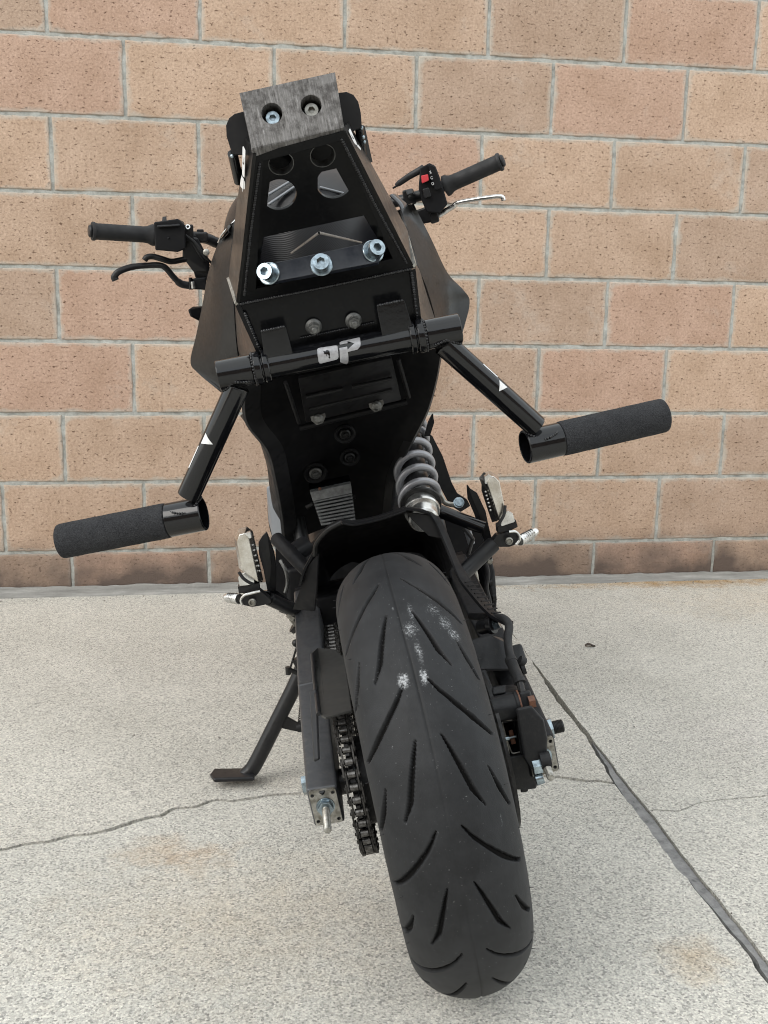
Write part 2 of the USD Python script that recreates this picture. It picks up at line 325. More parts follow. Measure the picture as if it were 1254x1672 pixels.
def rhull(pts, r):
    """Hull of small spheres at the points: a solid with rounded edges."""
    s = trimesh.creation.icosphere(1, r).vertices
    return trimesh.convex.convex_hull(np.vstack([np.asarray(p, float) + s for p in pts]))

def rbox(c, size, r=0.003, rot=None):
    h = np.asarray(size, float) / 2 - r
    P = np.array([[x, y, z] for x in (-1, 1) for y in (-1, 1) for z in (-1, 1)]) * h
    if rot is not None:
        P = P @ np.asarray(rot).T
    return rhull(P + np.asarray(c, float), r)

def frame_of(pts, toward=(0, -1, 0.2)):
    P = np.asarray(pts, float); c = P.mean(0)
    n = np.linalg.svd(P - c)[2][2]
    if n @ np.asarray(toward, float) < 0:
        n = -n
    up = np.array([0, 0, 1.0]) if abs(n[2]) < 0.95 else np.array([0, 1.0, 0])
    e1 = unit(np.cross(up, n)); e2 = np.cross(n, e1)
    return c, e1, e2, n

def slab(pts, t, holes=(), shift=0.0, toward=(0, -1, 0.2), rnd=0.0, frame=None):
    """A plate: the outline's best plane, its front face shift in front of it, t thick; rounded outline corners; holes are 3-D outlines."""
    c, e1, e2, n = frame or frame_of(pts, toward)
    to2 = lambda q: [((np.asarray(p) - c) @ e1, (np.asarray(p) - c) @ e2) for p in q]
    g = Polygon(to2(pts)).buffer(0)
    if rnd:
        g = g.buffer(-rnd).buffer(2 * rnd).buffer(-rnd) if g.buffer(-rnd).area > 0 else g
    for hole in holes:
        g = g.difference(Polygon(to2(hole)).buffer(0))
    ms = [trimesh.creation.extrude_polygon(q, t, engine='earcut') for q in (g.geoms if hasattr(g, 'geoms') else [g])]
    m = cat(ms)
    V = m.vertices.copy()
    m.vertices = c + V[:, :1] * e1 + V[:, 1:2] * e2 + (V[:, 2:] - t + shift) * n
    m.fix_normals()
    return m

def circle3(c, r, frame, n=28, sx=1.0):
    _, e1, e2, _ = frame; th = np.linspace(0, 2 * PI, n, endpoint=False)
    return [np.asarray(c) + r * (np.cos(t) * e1 * sx + np.sin(t) * e2) for t in th]

def sheet(G, t):
    """Thickened surface: G is a grid of points (rows, columns, 3); t > 0 goes behind the face seen from the rear."""
    G = np.asarray(G, float); a, b = G.shape[:2]
    du, dv = np.gradient(G, axis=1), np.gradient(G, axis=0)
    N = np.cross(du, dv); N /= np.maximum(np.linalg.norm(N, axis=2), 1e-12)[..., None]
    if (N[..., 1].mean()) > 0:
        N = -N
    V = np.vstack([G.reshape(-1, 3), (G - N * t).reshape(-1, 3)]); F = []
    I = lambda i, j, k: k * a * b + i * b + j
    for i in range(a - 1):
        for j in range(b - 1):
            for k in (0, 1):
                q = [I(i, j, k), I(i, j + 1, k), I(i + 1, j + 1, k), I(i + 1, j, k)]
                q = q if k == 0 else q[::-1]
                F += [[q[0], q[1], q[2]], [q[0], q[2], q[3]]]
    edge = [(0, j) for j in range(b)] + [(i, b - 1) for i in range(1, a)] + [(a - 1, j) for j in range(b - 2, -1, -1)] + [(i, 0) for i in range(a - 2, 0, -1)]
    for e, g in zip(edge, edge[1:] + edge[:1]):
        F += [[I(*e, 0), I(*e, 1), I(*g, 1)], [I(*e, 0), I(*g, 1), I(*g, 0)]]
    m = trimesh.Trimesh(V, np.array(F), process=False); m.fix_normals()
    return m

def ruled(left, right, ncol=8, bulge=0.0, bdir=(0, -1, 0), n=6):
    """A grid between two edge curves, bowed by bulge along bdir in the middle."""
    L, R = spline(left, n), spline(right, n)
    s = np.linspace(0, 1, ncol)
    return L[:, None] * (1 - s)[None, :, None] + R[:, None] * s[None, :, None] + (np.sin(PI * s) * bulge)[None, :, None] * np.asarray(bdir, float)

def text_on(txt, h, origin, ex, ey, depth=0.0006, bold=True):
    m = meshkit.text_mesh(txt, h, depth, bold=bold)
    ez = np.cross(ex, ey); V = m.vertices
    m.vertices = np.asarray(origin, float) + V[:, :1] * np.asarray(ex) + V[:, 1:2] * np.asarray(ey) + V[:, 2:] * ez
    return m

def beads(path, r, step):
    """A weld seam: overlapping flattened drops along a path."""
    P = np.asarray(path, float); d = np.r_[0, np.cumsum(np.linalg.norm(np.diff(P, axis=0), axis=1))]
    out = []
    for k, s in enumerate(np.arange(0, d[-1], step)):
        c = [np.interp(s, d, P[:, i]) for i in range(3)]
        b = trimesh.creation.icosphere(1, r * (0.85 + 0.3 * ((k * 37) % 10) / 10)); b.apply_translation(c); out.append(b)
    return cat(out)

# ---------------------------------------------------------------- ground: two concrete slabs, a joint between them, a crack across
JL = [(1.2300, -0.0100)] + [(1.222, -0.5442), (1.2107, -0.7317), (1.1932, -0.9242), (1.1923, -1.1587), (1.1704, -1.3696), (1.1697, -1.547), (1.1629, -1.6804), (1.166, -1.777), (1.166, -1.8688), (1.1597, -1.964)]
JR = [(1.2480, -0.0100)] + [(1.2145, -0.6873), (1.2107, -0.8696), (1.202, -1.1904), (1.1954, -1.3675), (1.1943, -1.5208), (1.1898, -1.6579), (1.1897, -1.7768), (1.1872, -1.9136)]
def extend(P, y):
    (x0, y0), (x1, y1) = P[1], P[-1]
    return P + [(x1 + (x0 - x1) / (y0 - y1) * (y - y1) * 0.2, y)]
JL, JR = extend(JL, -5.0), extend(JR, -5.0)
def rough_line(P, amp, step=0.02, seed=1):
    P = np.array(P, float); d = np.r_[0, np.cumsum(np.linalg.norm(np.diff(P, axis=0), axis=1))]
    s = np.arange(0, d[-1], step); q = np.stack([np.interp(s, d, P[:, i]) for i in (0, 1)], 1)
    nz = meshkit.fbm(np.stack([q[:, 0] * 30, q[:, 1] * 30, np.full(len(q), seed * 7.3)], 1), 4) - 0.5
    q[1:-1, 0] += amp * nz[1:-1]; q[1:-1, 1] += amp * (meshkit.fbm(np.stack([q[:, 1] * 41, q[:, 0] * 37, np.full(len(q), seed * 3.1)], 1), 4) - 0.5)[1:-1]
    return [tuple(x) for x in np.vstack([q, P[-1:]])]
JL, JR = rough_line(JL, 0.012, 0.015, 2), rough_line(JR, 0.006, 0.015, 3)
CR = [(-3.06, -1.72), (-1.2, -1.60), (0.0, -1.452)] + [(0.0874, -1.4825), (0.1232, -1.4687), (0.1612, -1.4643), (0.195, -1.4505), (0.2269, -1.4483), (0.2574, -1.435), (0.3001, -1.4105), (0.3405, -1.3946), (0.3605, -1.3736), (0.395, -1.3733), (0.4292, -1.351), (0.46, -1.3608), (0.495, -1.3529), (0.5304, -1.3458), (0.566, -1.3439), (0.5945, -1.3507), (0.6625, -1.3434), (0.7498, -1.366), (0.8228, -1.343), (0.9166, -1.3417), (1.0154, -1.3202), (1.0711, -1.3356), (1.0945, -1.3451), (1.1259, -1.3591), (1.1467, -1.3616), (1.172, -1.3748)]
CR = rough_line(CR, 0.010, 0.008, 5)
HC = rough_line([(1.1968, -1.4855), (1.2072, -1.48), (1.2475, -1.4933), (1.266, -1.4835), (1.2967, -1.4677), (1.3323, -1.4626), (1.383, -1.4592), (1.4377, -1.4562), (1.6175, -1.4558)], 0.006, 0.008, 6)
def vary(P, w0, w1, seed, taper=False):
    """A crack's outline: the path widened by an uneven amount."""
    P = np.array(P); n = len(P); T = np.gradient(P, axis=0); T /= np.linalg.norm(T, axis=1)[:, None]; N = np.stack([-T[:, 1], T[:, 0]], 1)
    w = w0 + (w1 - w0) * meshkit.fbm(np.stack([P[:, 0] * 14, P[:, 1] * 14, np.full(n, seed)], 1), 4)
    if taper:
        w = w * np.linspace(1, 0.25, n)
    return Polygon(np.vstack([P + N * w[:, None] / 2, (P - N * w[:, None] / 2)[::-1]])).buffer(0.0002)
left_outline = Polygon([(-3.0, -0.008)] + JL + [(-3.0, -5.0)]).buffer(0)
right_outline = Polygon([(4.6, -0.008)] + JR + [(4.6, -5.0)]).buffer(0)
crack = vary(CR, 0.0040, 0.0140, 1.7)
pieces = left_outline.difference(crack)
pieces = sorted([g for g in pieces.geoms if g.area > 0.05], key=lambda g: -g.centroid.y)
hair = vary(HC, 0.0018, 0.0062, 4.4, True)
right_piece = right_outline.difference(hair)
right_piece = max(right_piece.geoms, key=lambda g: g.area) if hasattr(right_piece, 'geoms') else right_piece
rust = (0.80, 0.56, 0.34)
sL = (0.35, -1.5228); sL2 = (0.3918, -1.5525); sB = (0.4576, -1.7211); sR = (1.0866, -1.8964); sW = (1.9525, -0.1216); sG = (0.4256, -1.5511); sD = (0.4124, -1.6349)
conc_a = concrete_look('concrete_near', (1.0, 1.0, 1.0), [(sL[0], sL[1], 0.10, 0.075, rust, 0.46), (sL2[0] + 0.02, sL2[1], 0.085, 0.06, rust, 0.34), (sB[0], sB[1], 0.42, 0.28, (0.95, 0.88, 0.80), 0.7), (sR[0], sR[1], 0.075, 0.075, (0.84, 0.64, 0.42), 0.6)])
conc_b = concrete_look('concrete_far', (0.99, 0.98, 0.97), [(0.3, -0.6, 0.9, 0.5, (0.93, 0.92, 0.92), 0.7)])
conc_c = concrete_look('concrete_right', (1.0, 1.0, 1.0), [(1.95, -0.03, 0.85, 0.10, (0.74, 0.52, 0.30), 1.0), (2.1, -0.25, 0.6, 0.35, (0.95, 0.88, 0.80), 0.7), (1.6, -1.2, 0.4, 0.25, (0.95, 0.93, 0.96), 0.6)])
ground = tag(xf('ground'), 'weathered grey concrete yard of slabs with a joint and a crack', None, None, 'structure')
soil = paint('joint_dirt', (0.030, 0.028, 0.026), 0.95, spec=0.1, bump=(300, 0.6, 0.003), mottle=((0.06, 0.057, 0.052), 60))
def flat_piece(g, t, z):
    m = trimesh.creation.extrude_polygon(g, t, engine='earcut'); m.apply_translation([0, 0, z - t]); return m
for g, look in zip(pieces, (conc_b, conc_a)):
    put('slab', flat_piece(g, 0.05, 0.0), look, ground, smooth=False)
put('slab', flat_piece(right_piece, 0.05, 0.0), conc_c, ground, smooth=False)
filler_look = M('joint_filler_look', {
    'geo': ('geometry', {}), 'n1': ('noise_texture', {'scale': 40.0, 'detail': 6.0, 'roughness': 0.75}),
    'r1': ('rgb_ramp', {'ramp': [(0.28, (0.07, 0.07, 0.07)), (0.44, (0.19, 0.19, 0.19)), (0.70, (0.30, 0.30, 0.295))]}),
    'n2': ('noise_texture', {'scale': 120.0, 'detail': 5.0}), 'bp': ('bump', {'strength': 0.6, 'distance': 0.004}),
    'p': ('principled_bsdf', {'roughness': 0.9, 'specular_ior_level': 0.2})},
    [('geo.position', 'n1.vector'), ('geo.position', 'n2.vector'), ('n1.fac', 'r1.fac'), ('r1.color', 'p.base_color'), ('n2.fac', 'bp.height'), ('bp.normal', 'p.normal')])
fill = sbox(0.8, -4.9, 1.7, -0.02).difference(left_outline.buffer(0.0010)).difference(right_outline.buffer(0.0030)).difference(vary([(x + 0.0035 + 0.004 * math.sin(y * 9.0), y) for x, y in JL], 0.0, 0.0042, 9.1))
fill = max(fill.geoms, key=lambda g: g.area) if hasattr(fill, 'geoms') else fill
put('joint_filler', flat_piece(fill, 0.03, -0.0035), filler_look, ground, smooth=False)
put('sub_base', flat_piece(sbox(-3.0, -5.0, 4.6, 0.6), 0.02, -0.022), soil, ground, smooth=False)
yard = Polygon([(-60, -60), (60, -60), (60, 60), (-60, 60)]).difference(sbox(-2.998, -4.998, 4.598, 0.3))
put('surrounding_concrete', flat_piece(yard, 0.05, -0.004), concrete_look('concrete_plain', (0.97, 0.97, 0.97)), ground, smooth=False)

# ---------------------------------------------------------------- block wall
CW, CH, TOP = 0.4064, 0.2032, 1.559       # course length, course height, height of the first bed joint in view
SHIFT = {0: {0: 6, 1: 4, 2: -4, 3: 2, 4: 3, 5: 5}, 1: {.5: 2, 3.5: -4}, 2: {1: -5, 3: -6, 4: -9, 5: -1}, 3: {.5: 12, 4.5: -1}, 4: {1: -8, 4: -4, 5: 1},
         5: {.5: 1, 3.5: -8, 4.5: -3}, 6: {1: -4, 4: -2, 5: 4}, 7: {-.5: 26, .5: 20, 3.5: 1, 4.5: 4}, 8: {0: 9, 1: 3, 5: 4}}
BED = {0: (.76, 2.5), 1: (-1.0, .5), 2: (-1.9, 2.9), 3: (-2.7, 2.7), 4: (-1.2, 1.4), 5: (.8, -2.2), 6: (.15, -.7), 7: (.1, -5.1)}
def joint_x(r, c):
    return c * CW + SHIFT.get(r, {}).get(c, ((c * 53 + r * 31) % 7 - 3)) * 0.001
def bed_z(j, x):
    a, b = BED.get(j, (0, 0)); x = min(max(x, -0.3), 2.4)
    return TOP - j * CH + (a * x + b) * 0.001
wall = tag(xf('block_wall'), 'long tan concrete block wall with pale mortar joints behind the motorcycle', 'wall')
def block(x0, x1, zl, zu, seed):
    """A block's face as an uneven, round-edged grid with sides; the second uv value is unused, the first is the distance to the face's edge."""
    nx, nz = 26, 13
    s, t = np.linspace(0, 1, nx), np.linspace(0, 1, nz)
    s = 0.5 - 0.5 * np.cos(PI * (0.12 + 0.76 * s)); s = (s - s[0]) / (s[-1] - s[0])
    t = 0.5 - 0.5 * np.cos(PI * (0.12 + 0.76 * t)); t = (t - t[0]) / (t[-1] - t[0])
    s = np.r_[0, 0.004, 0.010, s[2:-2], 0.990, 0.996, 1]; t = np.r_[0, 0.009, 0.022, t[2:-2], 0.978, 0.991, 1]
    S, T = np.meshgrid(s, t)
    X = x0 + (x1 - x0) * S; zlo, zhi = zl(X), zu(X); Z = zlo + (zhi - zlo) * T
    W = (meshkit.fbm(np.stack([X * 45, Z * 45, np.full(X.shape, seed)], -1), 4) - 0.5)
    ex = np.minimum(S, 1 - S) * (x1 - x0); ez = np.minimum(T, 1 - T) * CH
    X = X + 0.0062 * W * np.exp(-ex / 0.006) * np.sign(S - .5); Z = Z + 0.0062 * W * np.exp(-ez / 0.006) * np.sign(T - .5)
    d = np.minimum(ex, ez); corner = np.hypot(np.maximum(0.009 - ex, 0), np.maximum(0.009 - ez, 0))
    Y = 0.0042 * np.exp(-d / 0.0022) + 0.25 * np.maximum(corner - 0.009, 0) + 0.0011 * (meshkit.fbm(np.stack([X * 20, Z * 20, np.full(X.shape, seed + .5)], -1), 3) - 0.5)
    G_ = np.stack([X, Y, Z], -1); b, a = G_.shape[1], G_.shape[0]
    V = [G_.reshape(-1, 3)]; E = [d.ravel()]; F = []
    for i in range(a - 1):
        for j in range(b - 1):
            p = i * b + j; F += [[p, p + 1, p + b + 1], [p, p + b + 1, p + b]]
    ring = [(0, j) for j in range(b)] + [(i, b - 1) for i in range(1, a)] + [(a - 1, j) for j in range(b - 2, -1, -1)] + [(i, 0) for i in range(a - 2, 0, -1)]
    idx = np.array([i * b + j for i, j in ring]); back = V[0][idx] + np.array([0, 0.03, 0]); off = a * b
    V.append(back); E.append(np.zeros(len(idx)))
    for k in range(len(idx)):
        k2 = (k + 1) % len(idx); F += [[idx[k], off + k, off + k2], [idx[k], off + k2, idx[k2]]]
    return np.vstack(V), np.array(F), np.concatenate(E)
JH = 0.0043                                # half a joint
seed = 0
for r in range(-2, 9):
    odd = r % 2
    for c in range(-5, 11):
        cc = c + (0.5 if odd else 0.0)
        x0, x1 = joint_x(r, cc) + JH, joint_x(r, cc + 1) - JH
        low = (lambda x, j=r: np.vectorize(lambda q: bed_z(j, q))(x) + JH) if r < 8 else (lambda x: np.full(np.shape(x), 0.012))
        up = lambda x, j=r - 1: np.vectorize(lambda q: bed_z(j, q))(x) - JH
        seed += 1
        V, F, E = block(x0, x1, low, up, seed * 1.37)
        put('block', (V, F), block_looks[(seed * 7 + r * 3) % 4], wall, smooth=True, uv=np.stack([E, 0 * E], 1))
def mortar_grid(x0, x1, z0, z1, step, f):
    xs, zs = np.arange(x0, x1 + step, step), np.arange(z0, z1 + step, step)
    X, Z = np.meshgrid(xs, zs); Y = f(X, Z); b, a = X.shape[1], X.shape[0]
    V = np.stack([X, Y, Z], -1).reshape(-1, 3); p = (np.arange(a - 1)[:, None] * b + np.arange(b - 1)).ravel()
    return V, np.vstack([np.stack([p, p + 1, p + b + 1], 1), np.stack([p, p + b + 1, p + b], 1)])
def my(X, Z):
    return 0.0042 + 0.0034 * (meshkit.fbm(np.stack([X * 30, Z * 30, 0 * X], -1), 4) - 0.5) * 2
put('mortar', mortar_grid(-0.45, 2.55, 0.0, 1.80, 0.006, my), mortar_look, wall, smooth=True)
for a_, b_ in ((-2.1, -0.45), (2.55, 4.5)):
    put('mortar', mortar_grid(a_, b_, 0.0, 1.98, 0.03, my), mortar_look, wall, smooth=True)
put('mortar', mortar_grid(-0.45, 2.55, 1.80, 1.98, 0.03, my), mortar_look, wall, smooth=True)
core = trimesh.creation.box([6.6, 0.17, 1.98]); core.apply_translation([1.2, 0.115, 0.99])
put('core', core, mortar_look, wall, smooth=False)
# cement fillet along the foot
xs = np.arange(-2.1, 4.6, 0.012); prof = [(-0.0035, 0.026), (-0.006, 0.020), (-0.009, 0.013), (-0.014, 0.007), (-0.019, 0.003), (-0.022, -0.003)]
FV, FF = [], []
for i, x in enumerate(xs):
    q = meshkit.fbm(np.array([[x * 11, 1.0, 2.0], [x * 23, 5.0, 1.0]]), 4) - 0.5
    lift = float(np.interp(x, [-0.3, 0.6, 1.3, 2.4], [0.003, 0.0, -0.001, -0.004]))
    for y, z in prof:
        FV.append([x, y * (1 + 0.6 * q[0]), (z + lift) * (1 + 0.35 * q[1])])
n_ = len(prof)
for i in range(len(xs) - 1):
    for j in range(n_ - 1):
        p = i * n_ + j; FF += [[p, p + 1, p + n_ + 1], [p, p + n_ + 1, p + n_]]
put('cement_fillet', (np.array(FV), np.array(FF)), fillet_look, wall, smooth=True)

# ---------------------------------------------------------------- unseen building added behind the camera for the black paint to mirror
added_house = tag(xf('added_building'), 'added unseen brown building behind the camera for the black paint to reflect', 'building')
stucco = paint('brown_stucco', (0.16, 0.115, 0.085), 0.9, spec=0.2, bump=(90, 0.5, 0.004), mottle=((0.20, 0.145, 0.105), 1.5))
roof_look = paint('roof_shingle', (0.07, 0.06, 0.055), 0.9, spec=0.2, bump=(30, 0.5, 0.01))
door_look = paint('garage_door_paint', (0.22, 0.17, 0.13), 0.6)
pane_look = paint('window_pane', (0.02, 0.022, 0.025), 0.06, spec=0.6)
def hb(name, lo, hi, look, parent=added_house):
    m = trimesh.creation.box(np.subtract(hi, lo)); m.apply_translation(np.add(lo, hi) / 2.0); return put(name, m, look, parent, smooth=False)
hb('wall', (-16, -19, 0), (17, -12, 4.6), stucco)
put('roof', hull([(-16.5, -19.5, 4.62), (17.5, -19.5, 4.62), (-16.5, -11.4, 4.62), (17.5, -11.4, 4.62), (-16.5, -15.5, 6.4), (17.5, -15.5, 6.4)]), roof_look, added_house, smooth=False)
for x in (-11, -3.5, 4, 11.5):
    d = hb('garage_door', (x - 1.3, -11.99, 0), (x + 1.3, -11.94, 2.2), door_look)
    for k in range(4):
        hb('panel', (x - 1.25, -11.935, .06 + k * .54), (x + 1.25, -11.92, .54 + k * .54), door_look, d)
    w = hb('window', (x - .8, -11.99, 2.9), (x + .8, -11.93, 4.0), door_look); hb('pane', (x - .72, -11.925, 2.98), (x + .72, -11.92, 3.92), pane_look, w)

# ---------------------------------------------------------------- motorcycle (x to its right, y forward, z up its own leaning axis)
bike = number('/World/motorcycle')
bx_ = UsdGeom.Xform.Define(stage, bike)
bx_.AddTranslateOp().Set(Gf.Vec3d(0.7807846, -1.8367805, 0.0)); bx_.AddRotateZOp().Set(-3.943031); bx_.AddRotateYOp().Set(-12.584876)
tag(bike, 'black naked stunt motorcycle with steel cage leaning on its side stand', 'motorcycle')
P = lambda name, mesh, mat, parent=bike, smooth=32, **k: put(name, mesh, mat, parent, smooth, **k)
mir = lambda pts: [(-p[0], p[1], p[2]) for p in pts]

# rear tyre with cut grooves
RT, HW, CROWN, AX = 0.28728, 0.0772, 0.0653, 0.28589
def tyre_mesh():
    nphi, ns = 1150, 150
    ph = np.linspace(0, 2 * PI, nphi, endpoint=False); sl = np.sin(np.linspace(-PI / 2, PI / 2, ns)) * 0.55 + np.linspace(-1, 1, ns) * 0.45
    PH, S = np.meshgrid(np.degrees(ph), sl, indexing='ij')
    grooves = []                               # (polyline in (angle, metres across), half widths)
    one = [([(0, .18), (3, .30), (6.2, .47), (10.1, .68), (14.3, .90)], [.0009, .0018, .0026, .0032, .0018]),
           ([(12.9, .19), (16, .26), (21.0, .36), (25.4, .44), (29.5, .57)], [.0006, .0018, .0027, .0030, .0006]),
           ([(21.7, .74), (27, .83), (32.0, .93)], [.0005, .0024, .0014])]
    for k in range(11):
        for pts, w in one:
            for sg, off in ((1, 13.1), (-1, 13.1)):
                q = np.array([((a + off + 32.2 * k), (sg * b - 0.035) * HW) for a, b in pts])
                grooves.append((q, np.array(w) * 0.78))
    D = np.zeros(PH.shape); C = np.zeros(PH.shape)
    arc = RT * PI / 180
    for q, w in grooves:
        a0, a1 = q[:, 0].min() - 3, q[:, 0].max() + 3
        shift = 360 if a0 >= 360 else 0
        rows = np.where(((PH[:, 0] + shift) >= a0) & ((PH[:, 0] + shift) <= a1))[0]
        if shift == 0 and a1 > 360:
            rows = np.unique(np.r_[rows, np.where(PH[:, 0] + 360 <= a1)[0]])
        if len(rows) == 0:
            continue
        A_ = PH[rows].copy(); A_[A_ < a0] += 360
        X_, Y_ = A_ * arc, S[rows] * HW
        best = np.full(X_.shape, 9.0)
        for i in range(len(q) - 1):
            p0, p1 = np.array([q[i, 0] * arc, q[i, 1]]), np.array([q[i + 1, 0] * arc, q[i + 1, 1]])
            d = p1 - p0; t = np.clip(((X_ - p0[0]) * d[0] + (Y_ - p0[1]) * d[1]) / (d @ d), 0, 1)
            dist = np.hypot(X_ - p0[0] - t * d[0], Y_ - p0[1] - t * d[1]); hw = w[i] + (w[i + 1] - w[i]) * t
            best = np.minimum(best, dist / hw)
        g = np.clip((1.30 - best) / 0.35, 0, 1); g = g * g * (3 - 2 * g)
        D[rows] = np.maximum(D[rows], g)
    cl = np.exp(-((S * HW + 0.0028 + 0.0012 * np.sin(np.radians(PH) * 5)) / 0.0010) ** 2) * (0.55 + 0.45 * np.sin(np.radians(PH) * 3.1))
    Dp = D * 0.0045 + np.clip(cl, 0, 1) * 0.0015
    bulge = 0.0006 * (meshkit.fbm(np.stack([PH * 0.12, S * 9, 0 * S], -1), 3) - 0.5)
    rad = RT - CROWN * (1 - np.sqrt(np.maximum(1 - S * S, 0)))
    nx, nr = S, np.sqrt(np.maximum(1 - S * S, 0.02)); ln = np.hypot(nx, nr); nx, nr = nx / ln, nr / ln
    x = HW * S - (Dp - bulge) * nx; r = rad - (Dp - bulge) * nr
    # sidewalls down to the bead
    side = [(0.0765, 0.215), (0.0735, 0.208), (0.066, 0.204), (0.060, 0.200)]
    L = np.stack([-x[:, :1] * 0 - np.array([s_[0] for s_ in side[::-1]]), np.zeros((nphi, 4)) + np.array([s_[1] for s_ in side[::-1]])], -1)
    Rr = np.stack([np.zeros((nphi, 4)) + np.array([s_[0] for s_ in side]), np.zeros((nphi, 4)) + np.array([s_[1] for s_ in side])], -1)
    XR = np.concatenate([L, np.stack([x, r], -1), Rr], 1); m = XR.shape[1]
    a = ph[:, None]
    V = np.stack([XR[..., 0], -XR[..., 1] * np.sin(a), AX + XR[..., 1] * np.cos(a)], -1).reshape(-1, 3)
    i = np.arange(nphi)[:, None]; j = np.arange(m - 1)[None, :]; i2 = (i + 1) % nphi
    F = np.vstack([np.stack([i * m + j, i2 * m + j, i2 * m + j + 1], -1).reshape(-1, 3), np.stack([i * m + j, i2 * m + j + 1, i * m + j + 1], -1).reshape(-1, 3)])
    pad = lambda Q: np.concatenate([np.zeros((nphi, 4)), Q, np.zeros((nphi, 4))], 1).ravel()
    # chalk scuffs: (angle, across, spread in angle, spread across, amount)
    sc = np.zeros(S.shape)
    for a0, s0, da, ds, am in ((44.6, -0.20, 2.6, 0.12, .95), (44.8, 0.10, 2.8, 0.09, .92), (38.5, 0.12, 5.0, 0.07, .78), (32.0, 0.08, 3.6, 0.16, .78), (26.5, 0.15, 4.2, 0.07, .75),
                               (30.0, 0.62, 4.2, 0.16, .70), (33.5, 0.70, 2.6, 0.12, .82), (26.0, 0.50, 3.2, 0.18, .66), (24.5, -0.10, 0.8, 0.03, .75), (21.5, 0.50, 1.2, 0.10, .66), (79.5, 0.72, 2.0, 0.02, .7)):
        sc = np.maximum(sc, am * np.exp(-np.abs((PH - a0) / da) ** 2.6 - np.abs((S - s0) / ds) ** 2.6))
    mesh_ = trimesh.Trimesh(V, F, process=False)
    if mesh_.volume < 0:
        F = F[:, ::-1]
    return V, F, pad(sc), pad(np.maximum(D, 0.55 * np.clip(cl, 0, 1)))
tv, tf, tsc, tgr = tyre_mesh()
tyre = P('rear_tyre', (tv, tf), tyre_look, smooth=True, scuff=tsc, groove=tgr, label='dusty black rear tyre with slashed tread and chalky scuffs')
# rubber hairs at the edges of the tread
hair_ = []
for k in range(46):
    a = math.radians(-10 + k * 8.1 + 2 * math.sin(k * 5.1)); sg = (-1) ** k; s = sg * (0.93 + 0.06 * math.sin(k * 2.3))
    r = RT - CROWN * (1 - math.sqrt(1 - s * s)); c = np.array([HW * s, -r * math.sin(a), AX + r * math.cos(a)]); d = np.array([sg * 1.0, -0.2 * math.sin(a), 0.2 * math.cos(a)])
    hair_.append(tube([c - d * 0.001, c + d * 0.0022, c + d * 0.0048 + np.array([0, 0.0005, -0.0006])], [0.0005, 0.0004, 0.0002], 5))
P('rubber_hairs', cat(hair_), rubber, tyre, smooth=True)
tag(tyre + '/rubber_hairs', kind='stuff')

def wheel(name, cy, cz, w, spokes, parent=bike):
    rim = trimesh.creation.revolve(np.array([(0.196, -w), (0.205, -w), (0.207, -w + 0.006), (0.188, -w + 0.012), (0.182, 0), (0.188, w - 0.012), (0.207, w - 0.006), (0.205, w), (0.196, w), (0.176, w * 0.6), (0.172, 0), (0.176, -w * 0.6), (0.196, -w)]), sections=72)
    hub = trimesh.creation.revolve(np.array([(0.018, -0.055), (0.045, -0.055), (0.040, -0.02), (0.040, 0.02), (0.045, 0.055), (0.018, 0.055)]), sections=36)
    ms = [rim, hub]
    for k in range(spokes):
        a = 2 * PI * k / spokes; d = np.array([math.cos(a), math.sin(a), 0]); t = np.array([-math.sin(a), math.cos(a), 0])
        ms.append(rhull([d * 0.035 + t * s * 0.016 + np.array([0, 0, z]) for s in (-1, 1) for z in (-.02, .02)] + [d * 0.178 + t * s * 0.010 + np.array([0, 0, z]) for s in (-1, 1) for z in (-.012, .012)], 0.004))
    m = cat(ms); m.apply_transform(trimesh.transformations.rotation_matrix(PI / 2, [0, 1, 0])); m.apply_translation([0, cy, cz])
    return P(name, m, satin_black, parent)
rim = wheel('rear_wheel', 0, AX, 0.058, 5)

# chain, sprocket
CX, CR_ = -0.1000, 0.0895
spro = []
for k in range(43):
    a = 2 * PI * k / 43
    spro.append(hull([(x_, -rr * math.sin(a + da), AX + rr * math.cos(a + da)) for x_ in (-.0025, .0025) for rr, da in ((0.078, -.06), (0.078, .06), (0.0915, -.018), (0.0915, .018))]))
sp = cat(spro + [lathe([-0.0032, 0, AX], [1, 0, 0], [(0.05, 0), (0.083, 0), (0.083, 0.0064), (0.05, 0.0064), (0.05, 0)], 48), lathe([0.004, 0, AX], [1, 0, 0], [(0.018, 0), (0.058, 0), (0.058, 0.03), (0.018, 0.03)], 32)])
sp.apply_translation([CX, 0, 0])
P('rear_sprocket', sp, dark_metal)
path = [(0.355 + 0 * k, 0) for k in range(0)]
# upper run from the front sprocket, round the rear sprocket, lower run back
FS = np.array([0.50, 0.352]); FR = 0.034; dv = FS - np.array([0, AX]); L_ = np.linalg.norm(dv); base = math.atan2(dv[1], dv[0]); al = math.acos((CR_ - FR) / L_)
up0 = base + al; lo0 = base - al
pts = []
pu0, pu1 = np.array([0, AX]) + CR_ * np.array([math.cos(up0), math.sin(up0)]), FS + FR * np.array([math.cos(up0), math.sin(up0)])
pl0, pl1 = np.array([0, AX]) + CR_ * np.array([math.cos(lo0), math.sin(lo0)]), FS + FR * np.array([math.cos(lo0), math.sin(lo0)])
pts += [pu1 + (pu0 - pu1) * t for t in np.linspace(0, 1, 40, endpoint=False)]
pts += [np.array([0, AX]) + CR_ * np.array([math.cos(t), math.sin(t)]) for t in np.linspace(up0, lo0 + 2 * PI, 60, endpoint=False)]
pts += [pl0 + (pl1 - pl0) * t for t in np.linspace(0, 1, 40, endpoint=False)]
